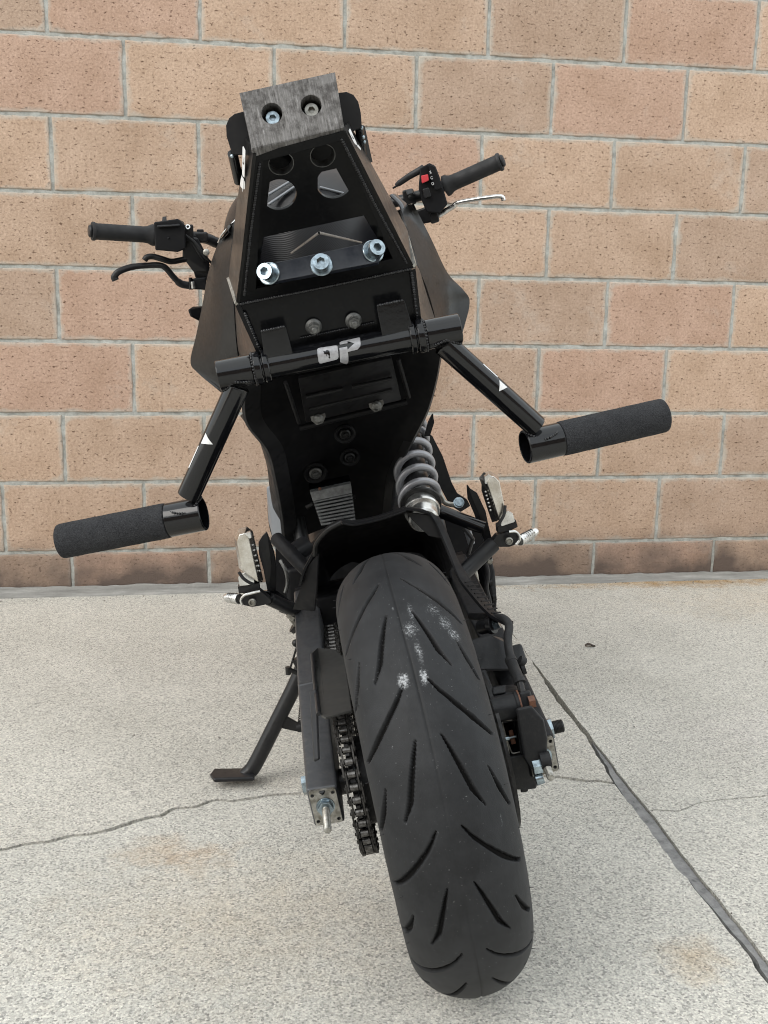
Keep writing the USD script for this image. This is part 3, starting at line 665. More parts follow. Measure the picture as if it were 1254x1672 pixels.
pts += [FS + FR * np.array([math.cos(t), math.sin(t)]) for t in np.linspace(lo0, up0 - 0.0, 16)]
pts = np.array(pts); dd = np.r_[0, np.cumsum(np.linalg.norm(np.diff(pts, axis=0), axis=1))]
NL = int(dd[-1] / 0.0159 / 2) * 2; ss = np.arange(NL) * dd[-1] / NL
cp = np.stack([np.interp(ss, dd, pts[:, 0]), np.interp(ss, dd, pts[:, 1])], 1)
chain = xf('chain', bike, 'oily roller chain around the rear sprocket')
for k in range(NL):
    c, n = cp[k], cp[(k + 1) % NL]; d = unit(n - c); nn = np.array([-d[1], d[0]])
    ms = []
    for sx in (-1, 1):
        x_ = CX + sx * (0.0072 if k % 2 else 0.0096)
        loop = []
        for t in np.linspace(0, 2 * PI, 18, endpoint=False):
            u_ = math.cos(t); w_ = math.sin(t); e = c if u_ < 0 else n
            waist = 0.0062 if abs(u_) > 0.25 else 0.0054
            q = (c if u_ < 0 else n) + d * (0.0058 * u_ if abs(u_) > 0.05 else 0) + nn * waist * w_
            loop.append(q)
        g = Polygon(loop).convex_hull
        m = trimesh.creation.extrude_polygon(g, 0.0020, engine='earcut'); V = m.vertices
        m.vertices = np.stack([x_ - 0.001 + V[:, 2], V[:, 0], V[:, 1]], 1); m.fix_normals(); ms.append(m)
    P('chain_link', cat(ms), chain_plate, chain, smooth=False)
P('rollers', cat([rod([CX - 0.0056, c[0], c[1]], [CX + 0.0056, c[0], c[1]], 0.0050, 12, .0008) for c in cp]), chain_metal, chain)
P('pins', cat([rod([CX - 0.0122, c[0], c[1]], [CX + 0.0122, c[0], c[1]], 0.0024, 8, 0.0005) for c in cp]), chain_plate, chain)
tag(chain + '/rollers', kind='stuff'); tag(chain + '/pins', kind='stuff')

# swingarm: two beams, a bridge, axle hardware
def beam(sg):
    rear = np.array([(sg * .1565, -.068, .322), (sg * .1245, -.068, .319), (sg * .1245, -.068, .274), (sg * .1565, -.068, .276)])
    mid = np.array([(sg * .155, .16, .372), (sg * .121, .16, .372), (sg * .121, .16, .305), (sg * .155, .16, .305)])
    fr = np.array([(sg * .1475, .44, .432), (sg * .112, .44, .432), (sg * .112, .44, .355), (sg * .1475, .44, .355)])
    return cat([rhull(list(rear) + list(mid), 0.0035), rhull(list(mid) + list(fr), 0.0035)])
swing = P('swingarm', cat([beam(-1),]), swing_grey, label='dark grey swingarm of two box beams')
P('swingarm_bridge', cat([rhull([(x_, y_, z_) for x_ in (-.109, .109) for y_ in (.375, .44) for z_ in (.36, .43)], .006), rod((-.149, .46, .40), (.149, .46, .40), .034, 24)]), plastic_black, swing)
P('shaded_right_beam', beam(1), caliper_black, swing)  # same beam as the left; its shade is painted as near-black
P('beam_step', rhull([(-0.1312, 0.02, 0.4145), (-0.1409, -0.055, 0.3546), (-0.1373, -0.058, 0.3569), (-0.126, 0.018, 0.4158)], .0025), satin_black, swing)
for sg, (c0, nm) in ((-1, (None, None)), (1, (None, None))):
    fr_ = ((sg * .1405, -.0715, .2980), np.array([1.0, 0, 0]), np.array([0, 0, 1.0]), np.array([0, -1.0, 0]))
    g4 = [(sg * .1575, -.0715, .3235), (sg * .1235, -.0715, .3205), (sg * .1235, -.0715, .2735), (sg * .1575, -.0715, .2755)]
    holes = [circle3((sg * a, -.0715, b), .0024, fr_, 12) for a, b in ((.1535, .317), (.1275, .3155), (.1535, .281), (.1275, .279))]
    ap = P('axle_adjuster', slab(g4, .006, holes, .004, frame=fr_, rnd=.003), steel_dirty, swing, label='grimy axle adjuster plate on the %s beam' % ('left' if sg < 0 else 'right'))
    P('notch', rhull([(sg * .1405 - .003, -.0775, .3205), (sg * .1405 + .003, -.0775, .3205), (sg * .1405, -.0775, .317), (sg * .1405, -.0785, .3195)], .0012), gloss_black, ap)
    P('nut', cat([hexa((sg * .1405, -.0752, .2995), (0, -1, -.06), .0100, .009, .4), lathe((sg * .1405, -.0752, .2995), (0, -1, -.06), [(0.004, 0), (.0118, 0), (.0118, .0016), (.004, .0016)], 24)]), zinc, ap)
    n0 = np.array((sg * .1405, -.083, .2990)); n1 = np.array((-0.1406, -0.128, 0.2941) if sg < 0 else (0.1378, -0.128, 0.2954)); Ln = np.linalg.norm(n1 - n0)
    thr = [(0, 0)]
    for k in range(int(Ln / .0014) - 1):
        thr += [(.0043, k * .0014), (.0050, k * .0014 + .0007)]
    thr += [(.0042, Ln - .001), (0, Ln)]
    P('threaded_stud', lathe(n0, n1 - n0, thr, 14), steel_dirty, ap)
ax = xf('axle', swing)
P('axle_bolt', cat([hexa((-.158, 0, .2965), (-1, 0, 0), .0125, .012, .2), lathe((-.1575, 0, .2965), (-1, 0, 0), [(.003, 0), (.0150, 0), (.0150, .0025), (.003, .0025)], 24), rod((-.17, 0, .2965), (.17, 0, .2965), .009)]), zinc, ax)
P('axle_nut', cat([hexa((.1585, 0, .2975), (1, 0, 0), .0145, .0125, .2), lathe((.158, 0, .2975), (1, 0, 0), [(.003, 0), (.0168, 0), (.0168, .0025), (.003, .0025)], 24)]), zinc, ax)
P('axle_thread', lathe((.168, 0, .2975), (1, 0, 0), [(0, 0), (.0088, 0)] + [q for k in range(8) for q in ((.0082, .003 + k * .0018), (.0090, .0039 + k * .0018))] + [(.0078, .0185), (.0035, .0185), (.0035, .012), (0, .012)], 18), dark_metal, ax)
P('wheel_spacer', rod((-.124, 0, .2900), (-.106, 0, .2900), .017, 24, .002), dark_metal, ax)

# chain guard on the left beam
cg = P('chain_guard', cat([slab([(-0.1196, 0.2005, 0.41), (-0.0962, 0.1796, 0.41), (-0.0827, 0.1339, 0.41), (-0.0826, -0.0574, 0.41), (-0.1157, -0.0621, 0.41)], .003, toward=(0, -.3, 1)),
    sheet(np.array([[(-0.1196, 0.2005, 0.41), (-0.1177, 0.0963, 0.41), (-0.1167, 0.0116, 0.41), (-0.1157, -0.0621, 0.41)], [(-0.1242, 0.15, 0.4234), (-0.1249, 0.085, 0.4142), (-0.1241, 0.01, 0.4098), (-0.1216, -0.052, 0.4104)]]), .003)]), guard_black, label='folded black chain guard plate')
P('guard_lip', tube([(-0.1261, 0.14, 0.4237), (-0.1269, 0.075, 0.414), (-0.1254, 0, 0.4125), (-0.1242, -0.055, 0.4132)], .0028, 8), satin_black, cg)

# rear hugger over the tyre, with its arm to the right
hug_l = [(-0.1272, 0.26, 0.4916), (-0.1151, 0.25, 0.5164), (-0.0955, 0.24, 0.5419), (-0.0886, 0.23, 0.5613), (-0.0676, 0.215, 0.5792), (-0.0448, 0.205, 0.5886)]
hug_c = [(-0.0448, 0.205, 0.5886), (-0.0287, 0.215, 0.5799), (0.0017, 0.22, 0.5776), (0.0271, 0.218, 0.58), (0.0504, 0.21, 0.5849)]
hug_r = [(0.0504, 0.21, 0.5849), (0.075, 0.215, 0.5755), (0.0879, 0.22, 0.5621), (0.0964, 0.22, 0.5382), (0.1021, 0.215, 0.5034), (0.1059, 0.2, 0.4814)]
edge = np.vstack([spline(hug_l, 5), spline(hug_c, 5)[1:], spline(hug_r, 5)[1:]])
Gh = []
for t in np.linspace(0, 1, 9):
    q = edge.copy(); q[:, 1] += 0.24 * t; q[:, 2] -= 0.02 * t + 0.105 * t * t; q[:, 0] *= 1 - 0.04 * t; Gh.append(q)
hug = P('rear_hugger', sheet(np.array(Gh), .0035), plastic_black, label='textured black rear hugger arching over the tyre')
P('hugger_edge', tube(spline([(-0.0949, 0.2375, 0.5405), (-0.0879, 0.227, 0.5609), (-0.0675, 0.212, 0.5798), (-0.0448, 0.202, 0.5892)], 6), .0034, 8), shroud_look, hug)
P('hugger_rim', tube(spline([(-0.045, 0.203, 0.5881), (-0.0289, 0.213, 0.5794), (0.0015, 0.218, 0.5772), (0.0268, 0.216, 0.5795), (0.0501, 0.208, 0.5845)], 6), .0018, 6), plastic_black, hug)
P('hugger_arm', sheet(ruled([(0.0854, 0.216, 0.5711), (0.0936, 0.215, 0.5467), (0.1016, 0.2, 0.5074), (0.1043, 0.18, 0.4844), (0.1079, 0.155, 0.4718), (0.1251, 0.085, 0.4483), (0.1424, 0.045, 0.4394)], [(0.099, 0.235, 0.5601), (0.106, 0.23, 0.5366), (0.1139, 0.215, 0.4911), (0.1204, 0.195, 0.4737), (0.1252, 0.17, 0.4625), (0.14, 0.1, 0.4374), (0.1542, 0.055, 0.4368)], 5, .003), .004), plastic_black, hug)
ra, rb = np.array([(0.1087, 0.153, 0.4778), (0.1299, 0.075, 0.4468)]), np.array([(0.125, 0.17, 0.4711), (0.1446, 0.09, 0.4395)])
P('hugger_ribs', cat([tube([ra[0] + (ra[1] - ra[0]) * t, rb[0] + (rb[1] - rb[0]) * t], .0012, 5) for t in np.linspace(0.05, .98, 9)]), plastic_black, hug)
P('hugger_bracket', sheet(np.array([[(-0.1516, 0.33, 0.4381), (-0.1281, 0.27, 0.4869), (-0.1089, 0.25, 0.5228)], [(-0.1174, 0.3, 0.4365), (-0.1031, 0.25, 0.4889), (-0.0899, 0.235, 0.542)]]), .004), plastic_black, hug)

# brake: disc, caliper on the right, hose
dpr = [(0.052, 0), (0.104, 0), (0.104, .0045), (.052, .0045), (.052, 0)]
P('brake_disc', lathe((.0925, 0, AX), (1, 0, 0), dpr, 64), dark_metal)
cal = xf('brake_caliper', bike, 'black rear brake caliper beside the tyre')
P('caliper_body', cat([rhull([(0.093, 0.055, 0.4208), (0.1189, 0.055, 0.4218), (0.1368, 0.055, 0.4068), (0.1338, 0.03, 0.3808), (0.0965, 0.03, 0.3897), (0.0945, 0.05, 0.406)] + [(0.1137, 0.13, 0.3896), (0.1429, 0.13, 0.3856), (0.1454, 0.12, 0.3505)], .003),
     rhull([(0.0958, -0.035, 0.3753), (0.1269, -0.035, 0.3722), (0.1229, -0.045, 0.3438), (0.0956, -0.045, 0.3452)] + [(0.1056, 0.02, 0.362), (0.1385, 0.02, 0.3568), (0.1344, 0, 0.325)], .004),
     rhull([(0.0949, -0.065, 0.3011), (0.1269, -0.065, 0.3001), (0.1305, -0.065, 0.2837), (0.1247, -0.06, 0.2529), (0.0995, -0.06, 0.2575)] + [(0.1047, 0, 0.2719), (0.1412, 0, 0.2675), (0.1371, 0, 0.2246)], .003),
     rhull([(0.1236, -0.03, 0.3432), (0.1361, -0.03, 0.3445), (0.133, -0.055, 0.2939), (0.1165, -0.055, 0.2927)] + [(0.1327, 0.02, 0.3195), (0.1465, 0.02, 0.3206), (0.1441, 0, 0.2649)], .002)]), caliper_black, cal)
P('caliper_cylinder', cat([tube([(0.0916, -0.05, 0.3638), (0.1222, -0.05, 0.3641)], .0165, 24), tube([(0.1222, -0.05, 0.3641), (0.1287, -0.05, 0.3642)], .0172, 24)]), caliper_black, cal)
P('cylinder_ring', tube([(0.1262, -0.0502, 0.3644), (0.1282, -0.0502, 0.3644)], .0179, 24), copper_brown, cal)
for q in ([rhull([(0.091, 0.03, 0.3875), (0.0994, 0.03, 0.3872), (0.1006, -0.02, 0.368), (0.0924, -0.02, 0.3682)], .0025), rhull([(0.1429, 0.06, 0.3964), (0.1568, 0.06, 0.3967), (0.1583, 0.05, 0.3783), (0.1467, 0.04, 0.3739)], .004)]):
    P('caliper_arm', q, caliper_black, cal)
P('slider_boot', cat([tube([(0.149, 0.03, 0.3897), (0.1549, 0.03, 0.3847)], .007, 14), tube([(0.1493, 0.03, 0.3771), (0.1545, 0.03, 0.3777)], .0085, 14)]), rubber, cal)
for q in [rhull([(0.1082, -0.06, 0.2562), (0.1169, -0.06, 0.2549), (0.1143, -0.06, 0.2494), (0.1079, -0.06, 0.2501)] + [(0.1119, -0.03, 0.2398), (0.1208, -0.03, 0.2385)], .0015), rhull([(0.1221, -0.062, 0.2686), (0.1309, -0.062, 0.2682), (0.129, -0.062, 0.2573), (0.1202, -0.062, 0.2577)] + [(0.1294, -0.02, 0.2457), (0.1377, -0.02, 0.2454)], .0015), rhull([(0.1008, -0.03, 0.3841), (0.1154, -0.03, 0.3841), (0.1127, -0.04, 0.3802), (0.0983, -0.04, 0.3811)] + [(0.1042, 0, 0.3712), (0.1192, 0, 0.3712)], .0015)]:
    P('caliper_lug', q, caliper_black, cal)
for pts_ in ([(0.0898, -0.052, 0.3471), (0.0955, -0.052, 0.3475), (0.0981, -0.054, 0.3417), (0.101, -0.056, 0.3247), (0.1012, -0.058, 0.3057), (0.0978, -0.06, 0.3023), (0.0887, -0.06, 0.3011)], [(0.1138, -0.052, 0.3464), (0.1027, -0.052, 0.3474), (0.1007, -0.054, 0.3428), (0.1018, -0.056, 0.3245), (0.1041, -0.058, 0.3085), (0.1062, -0.06, 0.3046), (0.115, -0.06, 0.3041)]):
    P('pad_spring', tube(spline(pts_, 5), .0011, 8), steel_dirty, cal)
P('brake_pad', rhull([(0.0935, -0.05, 0.3299), (0.096, -0.05, 0.3301), (0.0959, -0.053, 0.3151), (0.0926, -0.053, 0.315)] + [(0.0968, -0.02, 0.3154), (0.0996, -0.02, 0.2988)], .0012), copper_brown, cal)
P('brake_pad', rhull([(0.1082, -0.05, 0.3306), (0.1114, -0.05, 0.3307), (0.1119, -0.053, 0.3146), (0.1079, -0.053, 0.3147)] + [(0.1118, -0.02, 0.3162), (0.1161, -0.02, 0.2983)], .0012), copper_brown, cal)
P('pad_pin', cat([tube([(0.0947, -0.055, 0.3241), (0.1149, -0.055, 0.3243)], .0014, 8), tube([(0.0995, -0.055, 0.3242), (0.1052, -0.055, 0.3243)], .0032, 12)]), zinc, cal)
P('pad_window', rhull([(0.0958, -0.01, 0.3263), (0.1262, -0.01, 0.3242), (0.1228, -0.015, 0.2827), (0.0967, -0.015, 0.282)], .002), gloss_black, cal)
hose = P('brake_hose', tube(spline([(0.111, 0.16, 0.4202), (0.1296, 0.1, 0.4334), (0.1424, 0.06, 0.4415), (0.1458, 0.045, 0.435), (0.1391, 0.03, 0.424), (0.1351, 0.01, 0.4109), (0.1341, -0.02, 0.3946)], 8), .0058, 12), rubber)
P('hose_sleeve', cat([tube([(0.1335, 0, 0.4045), (0.1346, -0.035, 0.3883)], .0072, 14), tube([(0.1334, 0.002, 0.4064), (0.1338, -0.003, 0.4029)], .0079, 14), tube([(0.1345, -0.033, 0.3901), (0.1346, -0.037, 0.3865)], .0078, 14)]), rubber, hose)
P('hose_pipe', tube([(0.1343, -0.036, 0.3879), (0.1336, -0.05, 0.3741)], .0048, 12), dark_metal, hose)
P('banjo', cat([rhull([(0.1316, -0.05, 0.3763), (0.1404, -0.05, 0.3759), (0.1385, -0.055, 0.358), (0.1296, -0.055, 0.3576)], .004)]), caliper_black, hose)
P('banjo_bolt', tube([(0.1382, -0.055, 0.3657), (0.1462, -0.055, 0.3655)], .0085, 6), copper_brown, hose)
P('thin_lead', tube(spline([(0.1412, -0.05, 0.344), (0.1299, -0.055, 0.3413), (0.1225, -0.06, 0.3281), (0.125, -0.065, 0.3169), (0.1331, -0.066, 0.3094), (0.1427, -0.066, 0.3045)], 6), .0022, 8), satin_black, hose)
cbv = P('mount_bolt', cat([tube([(0.1151, 0.1, 0.422), (0.1256, 0.085, 0.4273)], .0105, 20), tube([(0.1249, 0.086, 0.4271), (0.1305, 0.082, 0.4285)], .0128, 20)]), satin_black, cal)
P('bolt_cap', tube([(0.1296, 0.078, 0.4278), (0.1382, 0.075, 0.4304)], .0068, 6), zinc, cbv)
P('lower_bolt', cat([tube([(0.1226, -0.095, 0.2969), (0.1336, -0.095, 0.2967)], .0095, 6), tube([(0.1238, -0.09, 0.2788), (0.1335, -0.09, 0.2798)], .0085, 16)]), zinc, cal)
P('stud_boot', tube([(0.1329, -0.097, 0.3046), (0.1454, -0.097, 0.3041)], .0105, 16), rubber, cal)
P('caliper_bracket', cat([rhull([(0.1192, -0.085, 0.372), (0.1348, -0.085, 0.3716), (0.1451, -0.088, 0.3537), (0.1453, -0.09, 0.3303), (0.1394, -0.092, 0.3032), (0.1218, -0.092, 0.2973), (0.1169, -0.09, 0.312)] + [(0.1291, -0.03, 0.3418), (0.1505, -0.03, 0.3235)], .003)]), caliper_black, cal)

# side stand
stand = xf('side_stand', bike, 'bent black side stand on the left')
P('stand_leg', tube(spline([(-0.173, 0.545, 0.2605), (-0.1995, 0.54, 0.2247), (-0.2508, 0.533, 0.1609), (-0.2956, 0.527, 0.1059), (-0.3102, 0.526, 0.0924), (-0.3253, 0.526, 0.0873), (-0.3367, 0.526, 0.0883)], 8), [.0142] * 33 + [.0140, .0138, .0135, .0132, .0129, .0125, .012, .0115, .011, .0105, .010, .0095, .009, .0085, .008, .0075], 20), satin_black, stand)
P('stand_foot', rhull([(-0.3739, 0.54, 0.1013), (-0.3098, 0.54, 0.0866), (-0.3054, 0.5, 0.0891), (-0.3705, 0.5, 0.1029), (-0.3777, 0.52, 0.1034)], .0045), satin_black, stand)
P('stand_tab', slab([(-0.2229, 0.532, 0.1818), (-0.2031, 0.532, 0.1621), (-0.197, 0.532, 0.1532), (-0.2076, 0.532, 0.147), (-0.2161, 0.532, 0.1504), (-0.2389, 0.532, 0.1622)], .005, shift=.003, rnd=.003), satin_black, stand)
P('tab_knob', cat([tube([(-0.2084, 0.531, 0.1539), (-0.1955, 0.531, 0.1545)], .0058, 14), tube([(-0.1989, 0.535, 0.1598), (-0.2035, 0.535, 0.1447)], .0075, 14)]), rubber, stand)
sprp = np.array([(-0.1889, 0.535, 0.1946), (-0.2009, 0.533, 0.1562)]); hel = []
for t in np.linspace(0, 1, 140):
    a = t * 2 * PI * 9; c = sprp[0] * (1 - t) + sprp[1] * t; hel.append(c + np.array([.0042 * math.cos(a), .0042 * math.sin(a), 0]))
P('stand_spring', tube(hel, .0011, 6), dark_metal, stand)
lk = P('stand_switch', cat([tube([(-0.1667, 0.5, 0.3259), (-0.1932, 0.5, 0.2776)], .0019, 8), tube([(-0.194, 0.5, 0.279), (-0.1806, 0.5, 0.2687)], .0042, 12), tube([(-0.1951, 0.5, 0.284), (-0.1971, 0.5, 0.2702)], .0050, 12)]), dark_metal, stand)
P('pivot_hardware', cat([trimesh.creation.icosphere(2, .007, ).apply_translation((-0.1715, 0.5, 0.3247)), tube([(-0.1698, 0.5, 0.3572), (-0.1634, 0.5, 0.351)], .0115, 18), tube([(-0.1767, 0.5, 0.2963), (-0.1719, 0.5, 0.2773)], .009, 14), tube([(-0.1712, 0.5, 0.4006), (-0.1673, 0.5, 0.3683)], .006, 12)]), dark_metal, stand)

# ---------------------------------------------------------------- stunt cage on the tail
cage = xf('stunt_cage', bike, 'black welded steel stunt cage on the tail with a scrape block on top')
CN = np.array([0, -.788, -.616])
c_out = [(-0.0527, -0.0417, 1.0807), (0.0532, -0.0452, 1.0852), (0.1164, 0.0819, 0.9226), (-0.1168, 0.0812, 0.9235)]
cf = frame_of(c_out, CN)
P('cage_frame', slab(c_out, .005, [[(-0.0444, -0.0348, 1.0719), (0.0475, -0.0385, 1.0765), (0.0895, 0.0694, 0.9386), (-0.0872, 0.0708, 0.9368)]], toward=CN, frame=cf), cage_black, cage)
i_out = [(-0.0496, -0.0219, 1.0758), (0.051, -0.0254, 1.0803), (0.1015, 0.091, 0.9314), (-0.0998, 0.0896, 0.9332)]
fi = frame_of(i_out, CN)
def circ_px(c, r): return circle3(c, r, fi)
(h1, h2, d1, d2) = [(-0.0241, -0.0159, 1.0681), (0.0249, -0.0155, 1.0676), (-0.0337, 0.0085, 1.0369), (0.0332, 0.0078, 1.0379)]
clipL = Polygon([((np.array(q) - fi[0]) @ fi[1], (np.array(q) - fi[0]) @ fi[2]) for q in [(-0.0403, -0.0057, 1.0551), (0.0021, -0.0033, 1.052), (-0.007, 0.0303, 1.009), (-0.0547, 0.0233, 1.018)]])
clipR = Polygon([((np.array(q) - fi[0]) @ fi[1], (np.array(q) - fi[0]) @ fi[2]) for q in [(0.0158, -0.0028, 1.0514), (0.038, -0.0032, 1.052), (0.0505, 0.0206, 1.0214), (0.0384, 0.0305, 1.0087), (0.0084, 0.0261, 1.0144)]])
def clipped(c, r, poly):
    g = Polygon([((p - fi[0]) @ fi[1], (p - fi[0]) @ fi[2]) for p in circle3(c, r, fi, 40)]).intersection(poly)
    return [fi[0] + a * fi[1] + b * fi[2] for a, b in list(g.exterior.coords)[:-1]]
P('inner_plate', slab(i_out, .005, [circ_px(h1, .0145), circ_px(h2, .0145), clipped(d1, .0205, clipL), clipped(d2, .0215, clipR),
    [(-0.0627, 0.0412, 0.9951), (0.0623, 0.0405, 0.996), (0.0799, 0.0713, 0.9566), (-0.0805, 0.0722, 0.9555)]], frame=fi), cage_black, cage)
P('inner_shelf', slab([np.array(q) - CN * .03 for q in [(-0.0428, -0.0316, 1.0882), (0.0504, -0.035, 1.0926), (0.0538, 0.0015, 1.0459), (-0.0441, 0.0039, 1.0428)]], .003, toward=CN), cage_black, cage)
for h in (h1, h2):
    P('hole_rim', cat([pipe(np.array(h) + CN * .0004, np.array(h) - CN * .013, .0150, .0141, 36)]), dull_shaded_zinc, cage)
for q in ([(-0.0587, 0, 1.1051), (-0.0532, -0.035, 1.0917), (-0.0526, -0.045, 1.0803), (-0.1167, 0.08, 0.9235), (-0.1215, 0.145, 0.9571), (-0.0877, 0.07, 1.0413)], [(0.0668, 0, 1.1003), (0.0552, -0.035, 1.0917), (0.0533, -0.045, 1.0852), (0.1162, 0.08, 0.9226), (0.1202, 0.1, 0.9349), (0.1225, 0.145, 0.9707), (0.115, 0.12, 0.996), (0.0791, 0.045, 1.0604)]):
    sg = -1 if q[0][0] < 0 else 1
    cx_ = np.array(q).mean(0)
    P('side_plate', slab(q, .004, toward=(sg, -.35, 0)), shroud_look, cage, label='%s side plate of the cage with a white printed logo' % ('left' if sg < 0 else 'right'))
P('gusset', slab([(-0.123, 0.145, 0.9575), (-0.1181, 0.14, 0.9596), (-0.1139, 0.079, 0.9252), (-0.1174, 0.078, 0.9236)], .004, toward=(-.5, -1, 0), shift=.002), steel_dirty, cage)
P('gusset', slab([(0.1216, 0.145, 0.9701), (0.1236, 0.14, 0.9662), (0.1188, 0.08, 0.9275), (0.1146, 0.078, 0.9237)], .004, toward=(.5, -1, 0), shift=.002), steel_dirty, cage)
def weld(path, r=.0020, step=.0031):
    return P('weld_bead', beads(path, r, step), weld_black, cage, smooth=True)
weld([(-0.0484, -0.0334, 1.0701), (-0.077, 0.0198, 1.002), (-0.1037, 0.0754, 0.9309)]); weld([(0.0484, -0.0393, 1.0776), (0.0751, 0.0155, 1.0075), (0.1068, 0.0762, 0.9299)])
weld([(-0.113, 0.0818, 0.9227), (-0.0017, 0.0826, 0.9217), (0.1124, 0.0824, 0.9219)], .0024)
weld([(-0.1202, 0.14, 0.9544), (-0.1148, 0.079, 0.9247)], .0018, .0062); weld([(0.1233, 0.14, 0.9647), (0.1182, 0.08, 0.9245)], .0018, .0062)
# bolted bar
bf = frame_of([(-0.0738, 0.0623, 0.963), (0.0745, 0.0629, 0.9642), (0.0832, 0.0599, 0.9585), (0.0688, 0.0491, 0.9383), (-0.0676, 0.0506, 0.9411)], (0, -.88, .47)); BN = bf[3]
P('bolt_bar', slab([(-0.0738, 0.0623, 0.963), (0.0745, 0.0629, 0.9642), (0.0832, 0.0599, 0.9585), (0.0827, 0.057, 0.9532), (0.0688, 0.0491, 0.9383), (-0.0676, 0.0506, 0.9411), (-0.0811, 0.0557, 0.9507)], .007, frame=bf), bar_sky_black, cage)
def cap_bolt(c, n, r, h, sock, washer, mat, parent, name='cap_bolt'):
    c, n = np.array(c, float), unit(n)
    ring = Polygon([(r * math.cos(t), r * math.sin(t)) for t in np.linspace(0, 2 * PI, 40, endpoint=False)]).difference(Polygon([(sock * math.cos(t), sock * math.sin(t)) for t in np.linspace(.2, .2 + 2 * PI, 6, endpoint=False)]))
    top = trimesh.creation.extrude_polygon(ring, h * .6, engine='earcut'); top.apply_translation([0, 0, h * .4])
    low = trimesh.creation.cylinder(radius=r * .995, height=h * .4, sections=40); low.apply_translation([0, 0, h * .2])
    m = cat([top, low]); m.apply_transform(trimesh.geometry.align_vectors([0, 0, 1], n)); m.apply_translation(c + n * .003)
    b = P(name, m, mat, parent, smooth=35)
    if washer:
        P('washer', pipe(c, c + n * .0028, washer, r * .5, 36), mat, b) if b.count('/') < 4 else P('washer', pipe(c, c + n * .0028, washer, r * .5, 36), mat, parent)
    return b
for c, tilt in zip([(-0.0661, 0.0561, 0.9514), (-0.0006, 0.0547, 0.9487), (0.0659, 0.0564, 0.952)], (-.34, -.02, .34)):
    cap_bolt(c, BN + np.array([tilt, 0, -.22]), .0102, .0130, .0056, .0142, zinc, cage)
# scrape block and its backing plate
bo = [(-0.0534, -0.032, 1.1488), (0.0566, -0.0315, 1.1505), (0.0534, -0.0466, 1.0896), (-0.0533, -0.0475, 1.0861)]; bkf = frame_of(bo, (0, -.97, .24)); BKN = bkf[3]
bh = [(-0.0227, -0.0391, 1.1199), (0.0223, -0.0391, 1.12)]
P('scrape_block', slab(bo, .034, [circle3(c, .0118, bkf, 36) for c in bh], frame=bkf), scrape_look, cage, label='worn grey steel scrape block with two counterbored bolts')
P('block_floor', slab([np.array(p) - BKN * .024 for p in [(-0.0433, -0.0355, 1.1344), (0.0411, -0.0354, 1.1349), (0.0437, -0.0441, 1.0998), (-0.0408, -0.0445, 1.0981)]], .004, toward=(0, -.97, .24)), scrape_look, cage)
for c, bm in zip(bh, (zinc, steel_dirty)):
    c = np.array(c) - BKN * .0235
    cap_bolt(c, BKN, .0078, .0085, .0040, None, bm, cage)
    P('washer', pipe(c, c + BKN * .003, .0108, .005, 30), dark_metal, cage)
P('block_lip', slab([(-0.0535, -0.0475, 1.0855), (0.0532, -0.0475, 1.0888), (0.0525, -0.036, 1.0793), (-0.0544, -0.036, 1.0744)], .004, toward=(0, -1, -.3)), scrape_look, cage)
P('backing_plate', slab([(-0.0505, 0, 1.1343), (-0.0643, 0, 1.1336), (-0.0716, 0, 1.1302), (-0.0769, 0, 1.123), (-0.0789, 0, 1.1118), (-0.0773, 0, 1.0908), (-0.0613, 0, 1.0877), (0.0652, 0, 1.0895), (0.0773, 0, 1.0914), (0.0793, 0, 1.1075), (0.0789, 0, 1.1199), (0.0749, 0, 1.1282), (0.0679, 0, 1.1329), (0.0557, 0, 1.1339)], .006, toward=(0, -1, 0)), satin_black, cage, label='black backing plate with rounded ears behind the scrape block')
P('cage_strut', tube([(-0.0767, 0.008, 1.0924), (-0.0779, 0.05, 1.0655)], .0062, 14), gloss_black, cage); P('cage_strut', tube([(0.0745, 0.008, 1.0931), (0.0764, 0.05, 1.0601)], .0052, 14), gloss_black, cage)
P('strut_flange', slab([(0.0776, 0.01, 1.0928), (0.0823, 0.012, 1.0936), (0.0869, 0.055, 1.0572), (0.0799, 0.05, 1.055)], .003, toward=(.3, -1, 0)), satin_black, cage)
P('strut_screws', cat([trimesh.creation.icosphere(1, .0024).apply_translation(q) for q in [(-0.0778, 0, 1.0888), (-0.075, 0.04, 1.0689), (0.0768, 0.003, 1.0912), (0.0772, 0.008, 1.0814), (0.0776, 0.012, 1.0763)]]), zinc, cage)
tag(cage + '/strut_screws', kind='stuff')
# skirt, tabs, crossbar
P('skirt', slab([(-0.1168, 0.088, 0.9218), (0.1167, 0.088, 0.9203), (0.1121, 0.106, 0.8364), (-0.0996, 0.106, 0.8351)], .005, toward=(0, -1, 0)), cage_black, cage)
P('skirt_side', slab([(-0.1179, 0.084, 0.9229), (-0.1116, 0.084, 0.9224), (-0.0951, 0.1, 0.8362), (-0.1009, 0.1, 0.8358)], .02, toward=(-.3, -1, 0), shift=.003), cage_black, cage)
P('skirt_side', slab([(0.1099, 0.084, 0.9209), (0.1173, 0.084, 0.9217), (0.1122, 0.1, 0.8366), (0.1055, 0.1, 0.8363)], .02, toward=(.3, -1, 0), shift=.003), cage_black, cage)
for q in ([(-0.093, 0.072, 0.8843), (-0.0612, 0.072, 0.884), (-0.059, 0.074, 0.8368), (-0.0977, 0.074, 0.8361)], [(0.0582, 0.072, 0.8859), (0.0943, 0.072, 0.8856), (0.0992, 0.074, 0.8403), (0.0577, 0.074, 0.8394)]):
    P('weld_tab', slab(q, .006, toward=(0, -1, .1), rnd=.002), gloss_black, cage)
